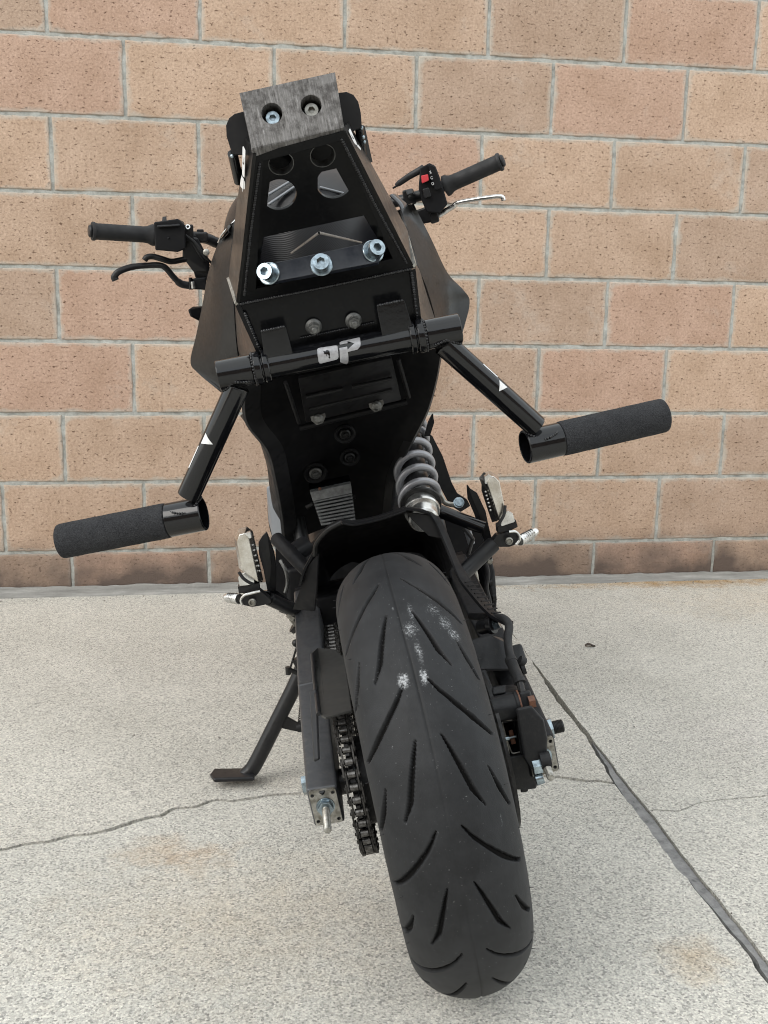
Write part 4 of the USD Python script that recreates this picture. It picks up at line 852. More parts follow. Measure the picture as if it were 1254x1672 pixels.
weld([(-0.0914, 0.07, 0.8841), (-0.0612, 0.07, 0.8841)], .0021); weld([(0.0596, 0.07, 0.8857), (0.0933, 0.07, 0.8858)], .0021)
weld([(-0.1081, 0.083, 0.9099), (-0.0979, 0.098, 0.845)], .0023); weld([(0.1114, 0.083, 0.9166), (0.1082, 0.098, 0.8424)], .0023)
weld([(-0.0446, 0.096, 0.8646), (0.0107, 0.096, 0.8643), (0.0517, 0.096, 0.8646)], .0016, .003)
for c in [(-0.0259, 0.094, 0.876), (0.0264, 0.094, 0.8731)]:
    c = np.array(c); n = unit((0, -1, -.35))
    nb = P('flange_nut', cat([lathe(c, n, [(0, .0), (.0108, 0), (.0108, .002), (.0078, .0045), (0, .0045)], 28), hexa(c + n * .0035, n, .0074, .008, .3), rod(c + n * .01, c + n * .016, .0042, 14, .0008)]), dull_shaded_zinc, cage)
E0, E1 = np.array((-0.1603, 0.087, 0.8396)), np.array((0.1604, 0.087, 0.8351)); U = unit(E1 - E0); TR_ = .0172
P('crossbar', rod(E0 + U * .03, E1 - U * .03, TR_, 48), gloss_black, cage, smooth=True)
Pc = (E0 + E1) / 2; W_ = unit(np.cross(U, [0, -1, 0])); W_ = W_ if W_[2] > 0 else -W_; Fv = np.cross(W_, U); Fv = Fv if Fv[1] < 0 else -Fv
# printed logo: flat silver shapes rolled on to a tube
LO = [[(240,432), (262,412), (300,402), (570,362), (598,368), (592,470), (580,560), (562,596), (535,614), (262,684), (236,684), (222,655), (228,540)]]
LP = [(650,340), (654,300), (690,270), (1015,194), (1028,206), (1016,330), (1000,376), (940,432), (765,476), (752,600), (736,700), (705,768), (595,672), (615,520), (630,405), (642,382)]
ARROW = [(600,352), (790,316), (797,270), (906,322), (768,434), (768,382), (600,414)]
BUG = [(332,450), (345,470), (360,462), (375,470), (392,448), (425,446), (446,470), (444,520), (432,560), (440,585), (428,600), (410,590), (404,566), (420,560), (412,530), (392,520), (372,560), (366,556), (378,520), (350,520), (336,500), (346,488), (334,476)]
def logo_polys():
    o = Polygon(LO[0]).buffer(4).difference(Polygon(BUG).buffer(0)); p = Polygon(LP).difference(Polygon(ARROW).buffer(0))
    out = []
    for g in (o, p):
        out += list(g.geoms) if hasattr(g, 'geoms') else [g]
    return out
def logo_flat(t=.0004):
    """The logo as thin plates, unslanted, in units of its own height (1), its centre at the origin, x along the reading direction, y up."""
    ms = []
    for g in logo_polys():
        m = trimesh.creation.extrude_polygon(g, 1.0, engine='earcut')
        V, F = trimesh.remesh.subdivide_to_size(m.vertices, m.faces, 45); x, y = V[:, 0] - 625, V[:, 1] + .2 * (V[:, 0] - 625) - 480
        ms.append(trimesh.Trimesh(np.stack([x / 507., -y / 507., V[:, 2] * t], 1), F, process=False))
    return cat(ms)
def rolled(c, u, w, f, r, h, turn=0.0):
    """Logo of height h metres on a cylinder through c with axis u; w points up round it, f out to the viewer."""
    m = logo_flat(); V = m.vertices * np.array([h, h, 1])
    if turn:
        co, si = math.cos(turn), math.sin(turn); V = np.stack([V[:, 0] * co - V[:, 1] * si, V[:, 0] * si + V[:, 1] * co, V[:, 2]], 1)
    a = V[:, 1] / r; rr = r + .0002 + V[:, 2]
    return trimesh.Trimesh(np.asarray(c) + V[:, :1] * u + (rr * np.sin(a))[:, None] * w + (rr * np.cos(a))[:, None] * f, m.faces, process=False)
tF = unit(Fv * math.cos(.05) + W_ * math.sin(.05)); tW = unit(W_ - tF * (W_ @ tF))
lc = np.array((-0.0001, 0.087, 0.8356)); lc = E0 + U * ((lc - E0) @ U)
P('logo_print', rolled(lc, U, tW, tF, TR_, .0365), silver_sticker, cage, smooth=False)
def plate_logo(q, h, turn, shift=.0008):
    q = np.array(q); c = q.mean(0); e2 = unit((q[1] - q[0]) + (q[2] - q[3])); e1 = unit((q[3] - q[0]) + (q[2] - q[1])); n = unit(np.cross(e1, e2))
    if n[1] > 0: n = -n
    m = logo_flat(); V = m.vertices; lx, ly = np.ptp(V[:, 0]), np.ptp(V[:, 1])
    Lx = np.linalg.norm(q[1] - q[0]); Ly = np.linalg.norm(q[3] - q[0])
    X = (V[:, 0] - V[:, 0].min()) / lx; Y = (V[:, 1] - V[:, 1].min()) / ly
    if turn: X, Y = 1 - X, 1 - Y
    B_ = q[0] + (q[1] - q[0]) * X[:, None] + (q[3] - q[0]) * Y[:, None] + (q[2] - q[3] - q[1] + q[0]) * (X * Y)[:, None]
    return trimesh.Trimesh(B_ + n * (shift + V[:, 2:]), m.faces, process=False)
P('logo_print', plate_logo([(-0.0605, -0.012, 1.0983), (-0.0811, 0.062, 1.0349), (-0.074, 0.034, 1.0335), (-0.0563, -0.036, 1.0875)], .03, False, .0035), white_print, cage, smooth=False)
P('logo_print', plate_logo([(0.059, -0.026, 1.0909), (0.0748, 0.036, 1.0572), (0.0676, 0.018, 1.0536), (0.0536, -0.041, 1.0857)], .03, False, .0035), white_print, cage, smooth=False)

# ---------------------------------------------------------------- stunt pegs
for sg, end, armt, armb, pi_, fj_, fo_ in ((-1, E0, (-0.1436, 0.089, 0.8148), (-0.2363, 0.118, 0.6927), (-0.2254, 0.125, 0.6602), (-0.2756, 0.133, 0.6601), (-0.4307, 0.157, 0.6584)),
                                          (1, E1, (0.1409, 0.089, 0.8132), (0.2412, 0.118, 0.6847), (0.2246, 0.125, 0.6552), (0.2765, 0.133, 0.6551), (0.4347, 0.157, 0.6514))):
    side = 'left' if sg < 0 else 'right'
    pg = xf('stunt_peg', bike, '%s welded stunt peg with foam grip' % side)
    e = np.array(end); inw = U * (-sg)
    P('clamp_sleeve', cat([pipe(e, e + inw * .046, .0197, .0160, 44)]), gloss_black, pg)
    P('clamp_cap', rod(e + inw * .001, e + inw * .004, .0162, 32), gloss_black, pg)
    P('collar', cat([rod(e + inw * .0475, e + inw * .058, .0218, 44, .0015), rod(e + inw * .0595, e + inw * .068, .0212, 44, .0015)]), gloss_black, pg)
    P('collar_weld', beads([e + inw * .0475 + .0205 * (math.cos(t) * W_ + math.sin(t) * Fv) for t in np.linspace(0, 2 * PI, 40)], .0018, .004), weld_black, pg, smooth=True)
    a0, a1 = np.array(armt), np.array(armb); ad = unit(a1 - a0)
    P('peg_arm', rod(a0 - ad * .008, a1 + ad * .004, .0158, 44), gloss_black, pg, smooth=True)
    p0, p1, p2 = np.array(pi_), np.array(fj_), np.array(fo_); pd = unit(p2 - p0)
    p1 = p0 + pd * ((p1 - p0) @ pd)
    sl = P('peg_sleeve', pipe(p0, p1, .0236, .0205, 48), gloss_black, pg)
    P('peg_core', rod(p0 + pd * .03, p2 - pd * .004, .0200, 32), gloss_black, pg)
    tw = unit(np.cross(pd, [0, 0, 1])); uw = np.cross(tw, pd)
    wl = []
    for t in np.linspace(0, 2 * PI, 44):          # seam where the arm meets the sleeve
        o1 = unit(np.cross(ad, pd)); o2 = np.cross(ad, o1); b = a1 + .0165 * (math.cos(t) * o1 + math.sin(t) * o2)
        w_ = b - p0; perp = w_ - pd * (w_ @ pd); pr_ = np.linalg.norm(perp - (perp @ ad) * ad)
        need = math.sqrt(max(.0236 ** 2 - pr_ ** 2, 0)); cur = perp @ ad
        wl.append(b + ad * (-need - cur))
    P('arm_weld', beads(wl, .0017, .0036), weld_black, pg, smooth=True)
    wl = []
    for t in np.linspace(0, 2 * PI, 44):
        o1 = unit(np.cross(ad, U)); o2 = np.cross(ad, o1); b = a0 + .0162 * (math.cos(t) * o1 + math.sin(t) * o2)
        w_ = b - E0; perp = w_ - U * (w_ @ U); pr_ = np.linalg.norm(perp - (perp @ ad) * ad); need = math.sqrt(max(.0197 ** 2 - pr_ ** 2, 0))
        wl.append(b + ad * (need - perp @ ad))
    P('clamp_weld', beads(wl, .0019, .0036), weld_black, pg, smooth=True)
    # foam: a ribless sleeve with a slightly uneven skin and rounded lip
    prof = [(.0205, .0005), (.0232, .0005), (.0240, .0015), (.0244, .004)]; Lf = np.linalg.norm(p2 - p1)
    prof += [(.0244 + .00012 * math.sin(k * 1.3), z) for k, z in enumerate(np.linspace(.01, Lf - .006, 24))]
    prof += [(.0243, Lf - .004), (.0236, Lf - .001), (.0222, Lf), (0.0, Lf)]
    P('foam_grip', lathe(p1, pd, prof, 72), foam, pg, smooth=50, label='thick round black foam grip')
    # printed arrow on the arm, pointing across it, with the thin print line along the arm's edge
    o = unit(np.cross(ad, [0, -1, 0])); o = o if o[0] > 0 else -o; ff = np.cross(o, ad); ff = ff if ff[1] < 0 else -ff
    cc = a0 + ad * ((np.array((-0.1958, 0.1, 0.7639) if sg < 0 else (0.2029, 0.1, 0.7508)) - a0) @ ad)
    tri = []
    for s_, w0, w1 in ((np.linspace(0, 1, 9), 0, 0),):
        for q in s_:
            for l_ in (-1, 1):
                ang = (-.95 + 1.05 * q) if sg < 0 else (.9 - .85 * q)
                hw_ = .0082 * (1 - q) if sg < 0 else .0080 * (1 - q)
                tri.append(cc + ad * (l_ * hw_) + .0161 * (math.sin(ang) * o + math.cos(ang) * ff))
    Ft = []
    for k in range(8):
        Ft += [[2 * k, 2 * k + 1, 2 * k + 3], [2 * k, 2 * k + 3, 2 * k + 2]]
    P('print_arrow', (np.array(tri), np.array(Ft)), white_print, pg, smooth=True)
    ln = []
    for k in range(9):
        for ang in ((-1.28, -1.10) if sg < 0 else (1.20, 1.02)):
            ln.append(cc + ad * ((.014 + .034 * k / 8) * (1 if sg < 0 else -.8)) + .0161 * (math.sin(ang) * o + math.cos(ang) * ff))
    P('print_line', (np.array(ln), np.array(Ft)), white_print, pg, smooth=True)

P('tank_seam', cat([tube([(-0.0367, -0.3792, 0.9545), (-0.0189, -0.6099, 0.9545), (0.0295, -0.2812, 0.9545)], .0009, 6)]), dull_shaded_zinc)
for q in ([(-0.0512, 0.478, 1.0677), (-0.002, 0.492, 1.0885)], [(-0.0478, 0.49, 1.0837), (0.001, 0.505, 1.1019)], [(0.0365, 0.49, 1.0788), (0.0815, 0.495, 1.0586)]):
    P('tank_reflection', tube(q, [.0048, .0040], 8, flat=.5), frame_grey)  # pale strips standing in for reflections on the tank

# ---------------------------------------------------------------- tail, undertail, shrouds, tank
seat = P('seat', rhull([(x_, y_, z_) for x_, y_, z_ in ((-.075, .13, .905), (.075, .13, .905), (-.10, .50, .90), (.10, .50, .90), (-.09, .13, .86), (.09, .13, .86), (-.11, .50, .84), (.11, .50, .84), (-.06, .16, .935), (.06, .16, .935), (-.06, .40, .925), (.06, .40, .925))], .018), satin_black)
tk = trimesh.creation.icosphere(4, 1.0); V = tk.vertices
V = np.sign(V) * np.abs(V) ** np.array([.80, .86, .74])
V[:, 0] *= 1 - .30 * np.maximum(-V[:, 1], 0) ** 2 - .16 * np.maximum(V[:, 1], 0); V[:, 2] *= 1 - .10 * np.maximum(V[:, 1], 0)
tk.vertices = V * np.array([.158, .255, .152]) + np.array([.008, .71, .985])
tank_look = M('ribbed_pad', {'tc': ('texture_coordinate', {}), 'w': ('wave_texture', {'wave_type': 'bands', 'bands_direction': 'diagonal', 'scale': 190.0}), 'bp': ('bump', {'strength': .3, 'distance': .001}),
    'p': ('principled_bsdf', {'base_color': (.006, .006, .007), 'roughness': .32, 'specular_ior_level': .3})}, [('tc.object', 'w.vector'), ('w.fac', 'bp.height'), ('bp.normal', 'p.normal')])
P('fuel_tank', tk, tank_look, smooth=True, label='dark ribbed fuel tank beyond the cage')
def panel(name, rows, yin, yout, bulge, look=shroud_look, t=.004, label=None, ncol=10):
    return None
wing_l_in = [(-0.1056, 0.52, 1.0601), (-0.1236, 0.48, 1.0178), (-0.1315, 0.46, 0.9793), (-0.1392, 0.45, 0.9315), (-0.1475, 0.45, 0.8834), (-0.1526, 0.45, 0.8443), (-0.1557, 0.46, 0.7983), (-0.1554, 0.47, 0.7662)]
wing_l_mid = [(-0.1182, 0.52, 1.0506), (-0.1407, 0.52, 1.0211), (-0.1635, 0.51, 0.9789), (-0.1729, 0.5, 0.928), (-0.1841, 0.5, 0.8811), (-0.1979, 0.51, 0.8398), (-0.1917, 0.5, 0.8057), (-0.1753, 0.48, 0.7725)]
wing_l_out = [(-0.1259, 0.495, 1.0417), (-0.1476, 0.535, 1.0272), (-0.1759, 0.555, 0.9854), (-0.1979, 0.565, 0.9377), (-0.2231, 0.575, 0.8863), (-0.2429, 0.575, 0.8452), (-0.234, 0.555, 0.8252), (-0.1976, 0.495, 0.7884)]
def wing(inn, midl, out):
    I_, M_, O_ = spline(inn, 6), spline(midl, 6), spline(out, 6)
    G_ = np.stack([I_, I_ * .5 + M_ * .5, M_, M_ * .5 + O_ * .5, O_], 1)
    back = O_.copy(); back[:, 1] += .10; back[:, 0] *= .90
    return sheet(np.concatenate([G_, back[:, None]], 1), .004)
P('tank_shroud', wing(wing_l_in, wing_l_mid, wing_l_out), shroud_look, smooth=24, label='left angular tank shroud in dark satin finish')
wing_r_in = [(0.1616, 0.5, 1.0195), (0.1627, 0.48, 0.994), (0.167, 0.47, 0.9489), (0.168, 0.46, 0.9185), (0.174, 0.46, 0.8862), (0.1779, 0.46, 0.848), (0.1791, 0.47, 0.8148)]
wing_r_mid = [(0.1764, 0.52, 1.0252), (0.1875, 0.52, 0.9856), (0.2001, 0.52, 0.9422), (0.2135, 0.53, 0.9047), (0.2171, 0.53, 0.8788), (0.2108, 0.53, 0.8401), (0.2053, 0.52, 0.8023)]
wing_r_out = [(0.1848, 0.51, 1.0257), (0.1956, 0.53, 0.9988), (0.2084, 0.54, 0.96), (0.2257, 0.55, 0.9026), (0.2492, 0.56, 0.8682), (0.2573, 0.57, 0.8439), (0.2286, 0.53, 0.7971)]
P('tank_shroud', wing(wing_r_in, wing_r_mid, wing_r_out), shroud_look, smooth=24, label='right angular tank shroud in dark satin finish')
P('shroud_fin', sheet(ruled([(-0.1811, 0.72, 0.9954), (-0.2015, 0.74, 0.9658), (-0.2117, 0.74, 0.9333)], [(-0.1683, 0.7, 1.0091), (-0.2003, 0.7, 0.9427), (-0.209, 0.7, 0.9162)], 4, .004), .003), plastic_black)
P('tank_edge_highlight', cat([tube(spline([(-0.1517, 0.615, 1.0338), (-0.1418, 0.6, 1.0437), (-0.1282, 0.59, 1.0529), (-0.1102, 0.58, 1.0632)], 6), .0016, 6)]), alu)  # bright thin tube drawing the highlight along this edge
P('tank_trim', sheet(ruled([(0.1526, 0.55, 1.0496), (0.1647, 0.54, 1.0301), (0.1682, 0.53, 1.0104), (0.1691, 0.52, 0.9994)], [(0.1645, 0.57, 1.0512), (0.1793, 0.57, 1.0338), (0.1834, 0.57, 1.0165), (0.1772, 0.55, 1.0018)], 5, .006), .003), mirror_glass)
P('seat_panel', sheet(ruled([(-0.1304, 0.34, 0.934), (-0.1384, 0.33, 0.8857), (-0.1415, 0.32, 0.8541), (-0.1362, 0.31, 0.8265)], [(-0.1139, 0.15, 0.9198), (-0.1085, 0.15, 0.8857), (-0.1032, 0.15, 0.8579), (-0.1003, 0.15, 0.8372)], 6, .006), .004), shroud_look, smooth=True)
P('seat_panel', sheet(ruled([(0.1263, 0.15, 0.928), (0.1217, 0.15, 0.8961), (0.1178, 0.15, 0.8595), (0.1188, 0.15, 0.8384)], [(0.1542, 0.34, 0.913), (0.1567, 0.34, 0.8863), (0.1609, 0.34, 0.8534), (0.1641, 0.34, 0.83)], 6, .006), .004), shroud_look, smooth=True)

ut_l = [(-0.1293, 0.15, 0.8399), (-0.1371, 0.18, 0.805), (-0.1477, 0.24, 0.7562), (-0.131, 0.3, 0.7002), (-0.1331, 0.37, 0.6414), (-0.1403, 0.45, 0.5692), (-0.1518, 0.52, 0.4919)]
ut_r = [(0.146, 0.15, 0.8285), (0.1401, 0.18, 0.7983), (0.133, 0.24, 0.7555), (0.1186, 0.3, 0.7086), (0.0912, 0.36, 0.6577), (0.06, 0.43, 0.5984), (0.0374, 0.5, 0.5073)]
ut = ruled(ut_l, ut_r, 17, 0, n=7); s_ = np.linspace(0, 1, 17); dep = np.sin(PI * s_) ** .55
ut = ut + (dep * .055)[None, :, None] * np.array([0, 1, .12])
und = P('undertail', sheet(ut, .006), plastic_black, smooth=40, label='matte black undertail and inner fender')
P('undertail_lip', sheet(np.stack([spline(ut_l, 7), spline(ut_l, 7) + np.array([.022, .018, 0])], 1), .004), satin_black, und)
P('undertail_lip', sheet(np.stack([spline(ut_r, 7), spline(ut_r, 7) + np.array([-.012, .02, 0])], 1), .004), satin_black, und)
pb = P('plate_bracket', slab([(-0.0609, 0.175, 0.8082), (0.0721, 0.175, 0.8077), (0.0805, 0.262, 0.7397), (-0.0648, 0.262, 0.7346)], .005, toward=(0, -1, 0), rnd=.003), satin_black, und)
P('bracket_ridge', cat([tube([(-0.0792, 0.17, 0.8073), (-0.0752, 0.26, 0.7381)], .003, 8), tube([(0.0801, 0.17, 0.8064), (0.0927, 0.26, 0.741)], .003, 8), tube([(-0.0763, 0.27, 0.7286), (0.0886, 0.27, 0.7335)], .0045, 10)]), plastic_black, und)
P('bracket_rib', cat([tube([(-0.0559, 0.205, 0.7782), (-0.0024, 0.205, 0.7783)], .003, 8), tube([(0.0109, 0.205, 0.7782), (0.069, 0.205, 0.7783)], .003, 8), tube([(-0.0556, 0.235, 0.757), (0.068, 0.235, 0.7597)], .003, 8)]), satin_black, und)
for c in [(-0.0455, 0.252, 0.7391), (0.0424, 0.252, 0.7397)]:
    c = np.array(c); n = unit((0, -1, -.2))
    P('bracket_bolt', cat([slab([c + np.array(d) * .011 for d in ((-1, 0, .45), (1, 0, .62), (1.0, 0, .05), (.45, 0, -.75), (-.45, 0, -.85), (-1, 0, -.1))], .003, toward=n), lathe(c, n, [(0, .0), (.0072, 0), (.0072, .003), (.004, .0055), (0, .0058)], 20)]), dull_shaded_zinc, und)
for c, r, mt in zip([(-0.0106, 0.335, 0.6972), (-0.0095, 0.4, 0.6491), (-0.0701, 0.425, 0.6312)], (.0125, .0125, .0150), (dark_metal, satin_black, dull_shaded_zinc)):
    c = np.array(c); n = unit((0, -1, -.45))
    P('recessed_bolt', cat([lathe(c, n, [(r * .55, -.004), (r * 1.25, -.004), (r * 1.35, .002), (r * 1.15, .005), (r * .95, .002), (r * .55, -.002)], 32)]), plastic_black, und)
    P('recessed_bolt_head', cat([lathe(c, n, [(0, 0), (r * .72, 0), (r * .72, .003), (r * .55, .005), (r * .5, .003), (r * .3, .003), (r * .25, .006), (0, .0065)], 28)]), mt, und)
# finned rectifier
rc = xf('rectifier', bike, 'grey finned rectifier under the tail')
ra_, rb_, rc_, rd_ = [np.array(q) for q in [(-0.0843, 0.42, 0.6046), (-0.0179, 0.42, 0.6047), (-0.0225, 0.43, 0.5407), (-0.0787, 0.43, 0.5436)]]
dn = unit((rc_ + rd_) - (ra_ + rb_)); ac = unit(rb_ - ra_); of = unit(np.cross(ac, dn)); of = of if of[1] < 0 else -of
P('rectifier_body', rhull([ra_ - of * .002, rb_ - of * .002, rc_ - of * .002, rd_ - of * .002, ra_ - of * .03, rb_ - of * .03, rc_ - of * .03, rd_ - of * .03], .002), gloss_black, rc)
tp = .22
P('rectifier_plate', rhull([ra_ + of * .010, rb_ + of * .010, ra_ + (rd_ - ra_) * tp + of * .013, rb_ + (rc_ - rb_) * tp + of * .013, ra_, rb_, ra_ + (rd_ - ra_) * tp, rb_ + (rc_ - rb_) * tp], .001), fin_grey, rc)
for k in range(8):
    t = tp + .02 + (1 - tp) * (k + .35) / 8
    a_, b_ = ra_ + (rd_ - ra_) * t, rb_ + (rc_ - rb_) * t
    P('cooling_fin', rhull([a_ + of * .012 - dn * .0009, a_ + of * .012 + dn * .0009, b_ + of * .012 - dn * .0009, b_ + of * .012 + dn * .0009, a_ - of * .002, b_ - of * .002], .0006), fin_grey, rc)
P('rectifier_lug', tube([(-0.098, 0.435, 0.5748), (-0.0856, 0.435, 0.5785)], .004, 10), dark_metal, rc); P('rectifier_lug', tube([(-0.021, 0.435, 0.5759), (-0.0136, 0.435, 0.5764)], .0045, 10), dark_metal, rc)
P('rectifier_screw', trimesh.creation.icosphere(2, .0028).apply_translation((-0.0686, 0.405, 0.6071)), copper_brown, rc)

# trims down the left flank, grey frame cover
P('side_trim', sheet(ruled([(-0.1721, 0.46, 0.7458), (-0.1632, 0.47, 0.7238), (-0.1532, 0.48, 0.7097), (-0.1518, 0.5, 0.6819), (-0.1514, 0.52, 0.6436), (-0.1565, 0.54, 0.6044), (-0.16, 0.56, 0.5614), (-0.1545, 0.58, 0.5326)], [(-0.147, 0.4, 0.7545), (-0.1418, 0.4, 0.725), (-0.1348, 0.41, 0.6997), (-0.1335, 0.43, 0.6621), (-0.1364, 0.46, 0.615), (-0.1407, 0.5, 0.5696), (-0.1435, 0.52, 0.5435), (-0.1449, 0.53, 0.5279)], 5, .004), .005), plastic_black, smooth=True)
P('frame_cover', cat([rhull([(-0.161, 0.57, 0.5975), (-0.1549, 0.57, 0.5995), (-0.1562, 0.57, 0.5492), (-0.1489, 0.55, 0.5357), (-0.15, 0.55, 0.506), (-0.1698, 0.56, 0.5034), (-0.1717, 0.58, 0.5365)], .003)]), frame_grey, label='pale grey frame cover on the left flank')
P('frame_cover_foot', rhull([(-0.171, 0.57, 0.4989), (-0.1508, 0.56, 0.5026), (-0.1549, 0.57, 0.4847), (-0.1684, 0.58, 0.4711), (-0.1726, 0.58, 0.4779)], .003), frame_grey)
P('frame_cover_back', sheet(ruled([(-0.1647, 0.6, 0.5891), (-0.1737, 0.6, 0.5502), (-0.1773, 0.6, 0.5191), (-0.1756, 0.6, 0.4914)], [(-0.1598, 0.59, 0.5899), (-0.1654, 0.59, 0.5504), (-0.1679, 0.59, 0.5193), (-0.1702, 0.59, 0.4891)], 3, 0), .004), plastic_black)

# shock absorber on the right
shock = xf('shock_absorber', bike, 'grey coil shock absorber on the right')
S0, S1 = np.array((0.0839, 0.33, 0.5633)), np.array((0.1015, 0.52, 0.6568)); SD = unit(S1 - S0); SL = np.linalg.norm(S1 - S0)
q1 = unit(np.cross(SD, [1, 0, 0])); q2 = np.cross(SD, q1); hel = []
for t in np.linspace(0, 1, 300):
    a = t * 2 * PI * 5.6 + 1.2
    hel.append(S0 + SD * (.006 + t * SL) + .0300 * (math.cos(a) * q1 + math.sin(a) * q2))
P('coil_spring', tube(hel, .0061, 14), spring_grey, shock, smooth=True)
P('damper_body', cat([rod(S0 - SD * .03, S1, .0195, 28)]), satin_black, shock)
P('preload_collar', cat([lathe(S0 - SD * .022, SD, [(.019, 0), (.028, 0), (.029, .004), (.0255, .006), (.0255, .018), (.019, .018)], 40)] + [hull([S0 + SD * .001 + (.030 + dr) * (math.cos(a + da) * q1 + math.sin(a + da) * q2) + SD * dz for dr in (-.004, .001) for da in (-.13, .13) for dz in (-.004, .003)]) for a in np.linspace(0, 2 * PI, 12, endpoint=False)]), alu, shock)
P('spring_seat', lathe(S0 - SD * .004, SD, [(.019, 0), (.0325, 0), (.0335, .003), (.031, .007), (.019, .007)], 40), dark_metal, shock)
P('lower_cup', rod(S0 - SD * .045, S0 - SD * .018, .024, 32, .003), alu, shock)
P('shock_cover', slab([(0.0517, 0.225, 0.5786), (0.0839, 0.225, 0.5667), (0.0886, 0.225, 0.5618), (0.0945, 0.225, 0.5441), (0.0994, 0.225, 0.5257), (0.0778, 0.225, 0.5354), (0.0575, 0.225, 0.5659)], .004, toward=(0, -1, .3)), satin_black, shock)

# right rear frame, foot peg hangers
P('subframe_brace', slab([(0.1225, 0.5, 0.6418), (0.132, 0.5, 0.6463), (0.1402, 0.5, 0.6379), (0.1513, 0.5, 0.5993), (0.1575, 0.5, 0.5513), (0.1642, 0.5, 0.5286), (0.1791, 0.5, 0.514), (0.1824, 0.5, 0.502), (0.1633, 0.5, 0.4949), (0.1475, 0.5, 0.5109), (0.1346, 0.5, 0.553)], .012, toward=(0, -1, .1), rnd=.002), satin_black)
P('subframe_brace', slab([(0.1344, 0.46, 0.6681), (0.1443, 0.46, 0.6808), (0.1436, 0.46, 0.6661), (0.132, 0.46, 0.6452), (0.1238, 0.46, 0.647)], .012, toward=(0, -1, .1)), plastic_black)
P('hose_fitting', cat([tube(spline([(0.1232, 0.44, 0.5591), (0.1287, 0.44, 0.5438), (0.1329, 0.44, 0.532), (0.1444, 0.44, 0.5251), (0.1538, 0.44, 0.5241)], 5), .0045, 12), tube([(0.1234, 0.44, 0.5601), (0.1271, 0.44, 0.5463)], .0062, 12)]), steel_dirty)
P('hose_fitting_bolt', cat([lathe((0.1551, 0.43, 0.528), (0, -1, .4), [(0, 0), (.0092, 0), (.0092, .003), (.0072, .003), (.0072, .008), (0, .008)], 24)]), zinc)
P('frame_tube', cat([tube([(0.1087, 0.36, 0.5412), (0.1374, 0.35, 0.5234), (0.177, 0.34, 0.4991)], .011, 16)]), gloss_black)
P('frame_tube', cat([tube([(0.121, 0.3, 0.4413), (0.1529, 0.32, 0.4545), (0.1864, 0.33, 0.4724)], .013, 16)]), satin_black)
P('frame_tube', tube([(-0.1587, 0.45, 0.5298), (-0.1375, 0.4, 0.5103), (-0.114, 0.36, 0.4837)], .012, 16), plastic_black)
P('frame_tube', tube([(-0.1848, 0.34, 0.4606), (-0.1607, 0.36, 0.434), (-0.1356, 0.4, 0.4068)], .011, 16), satin_black)

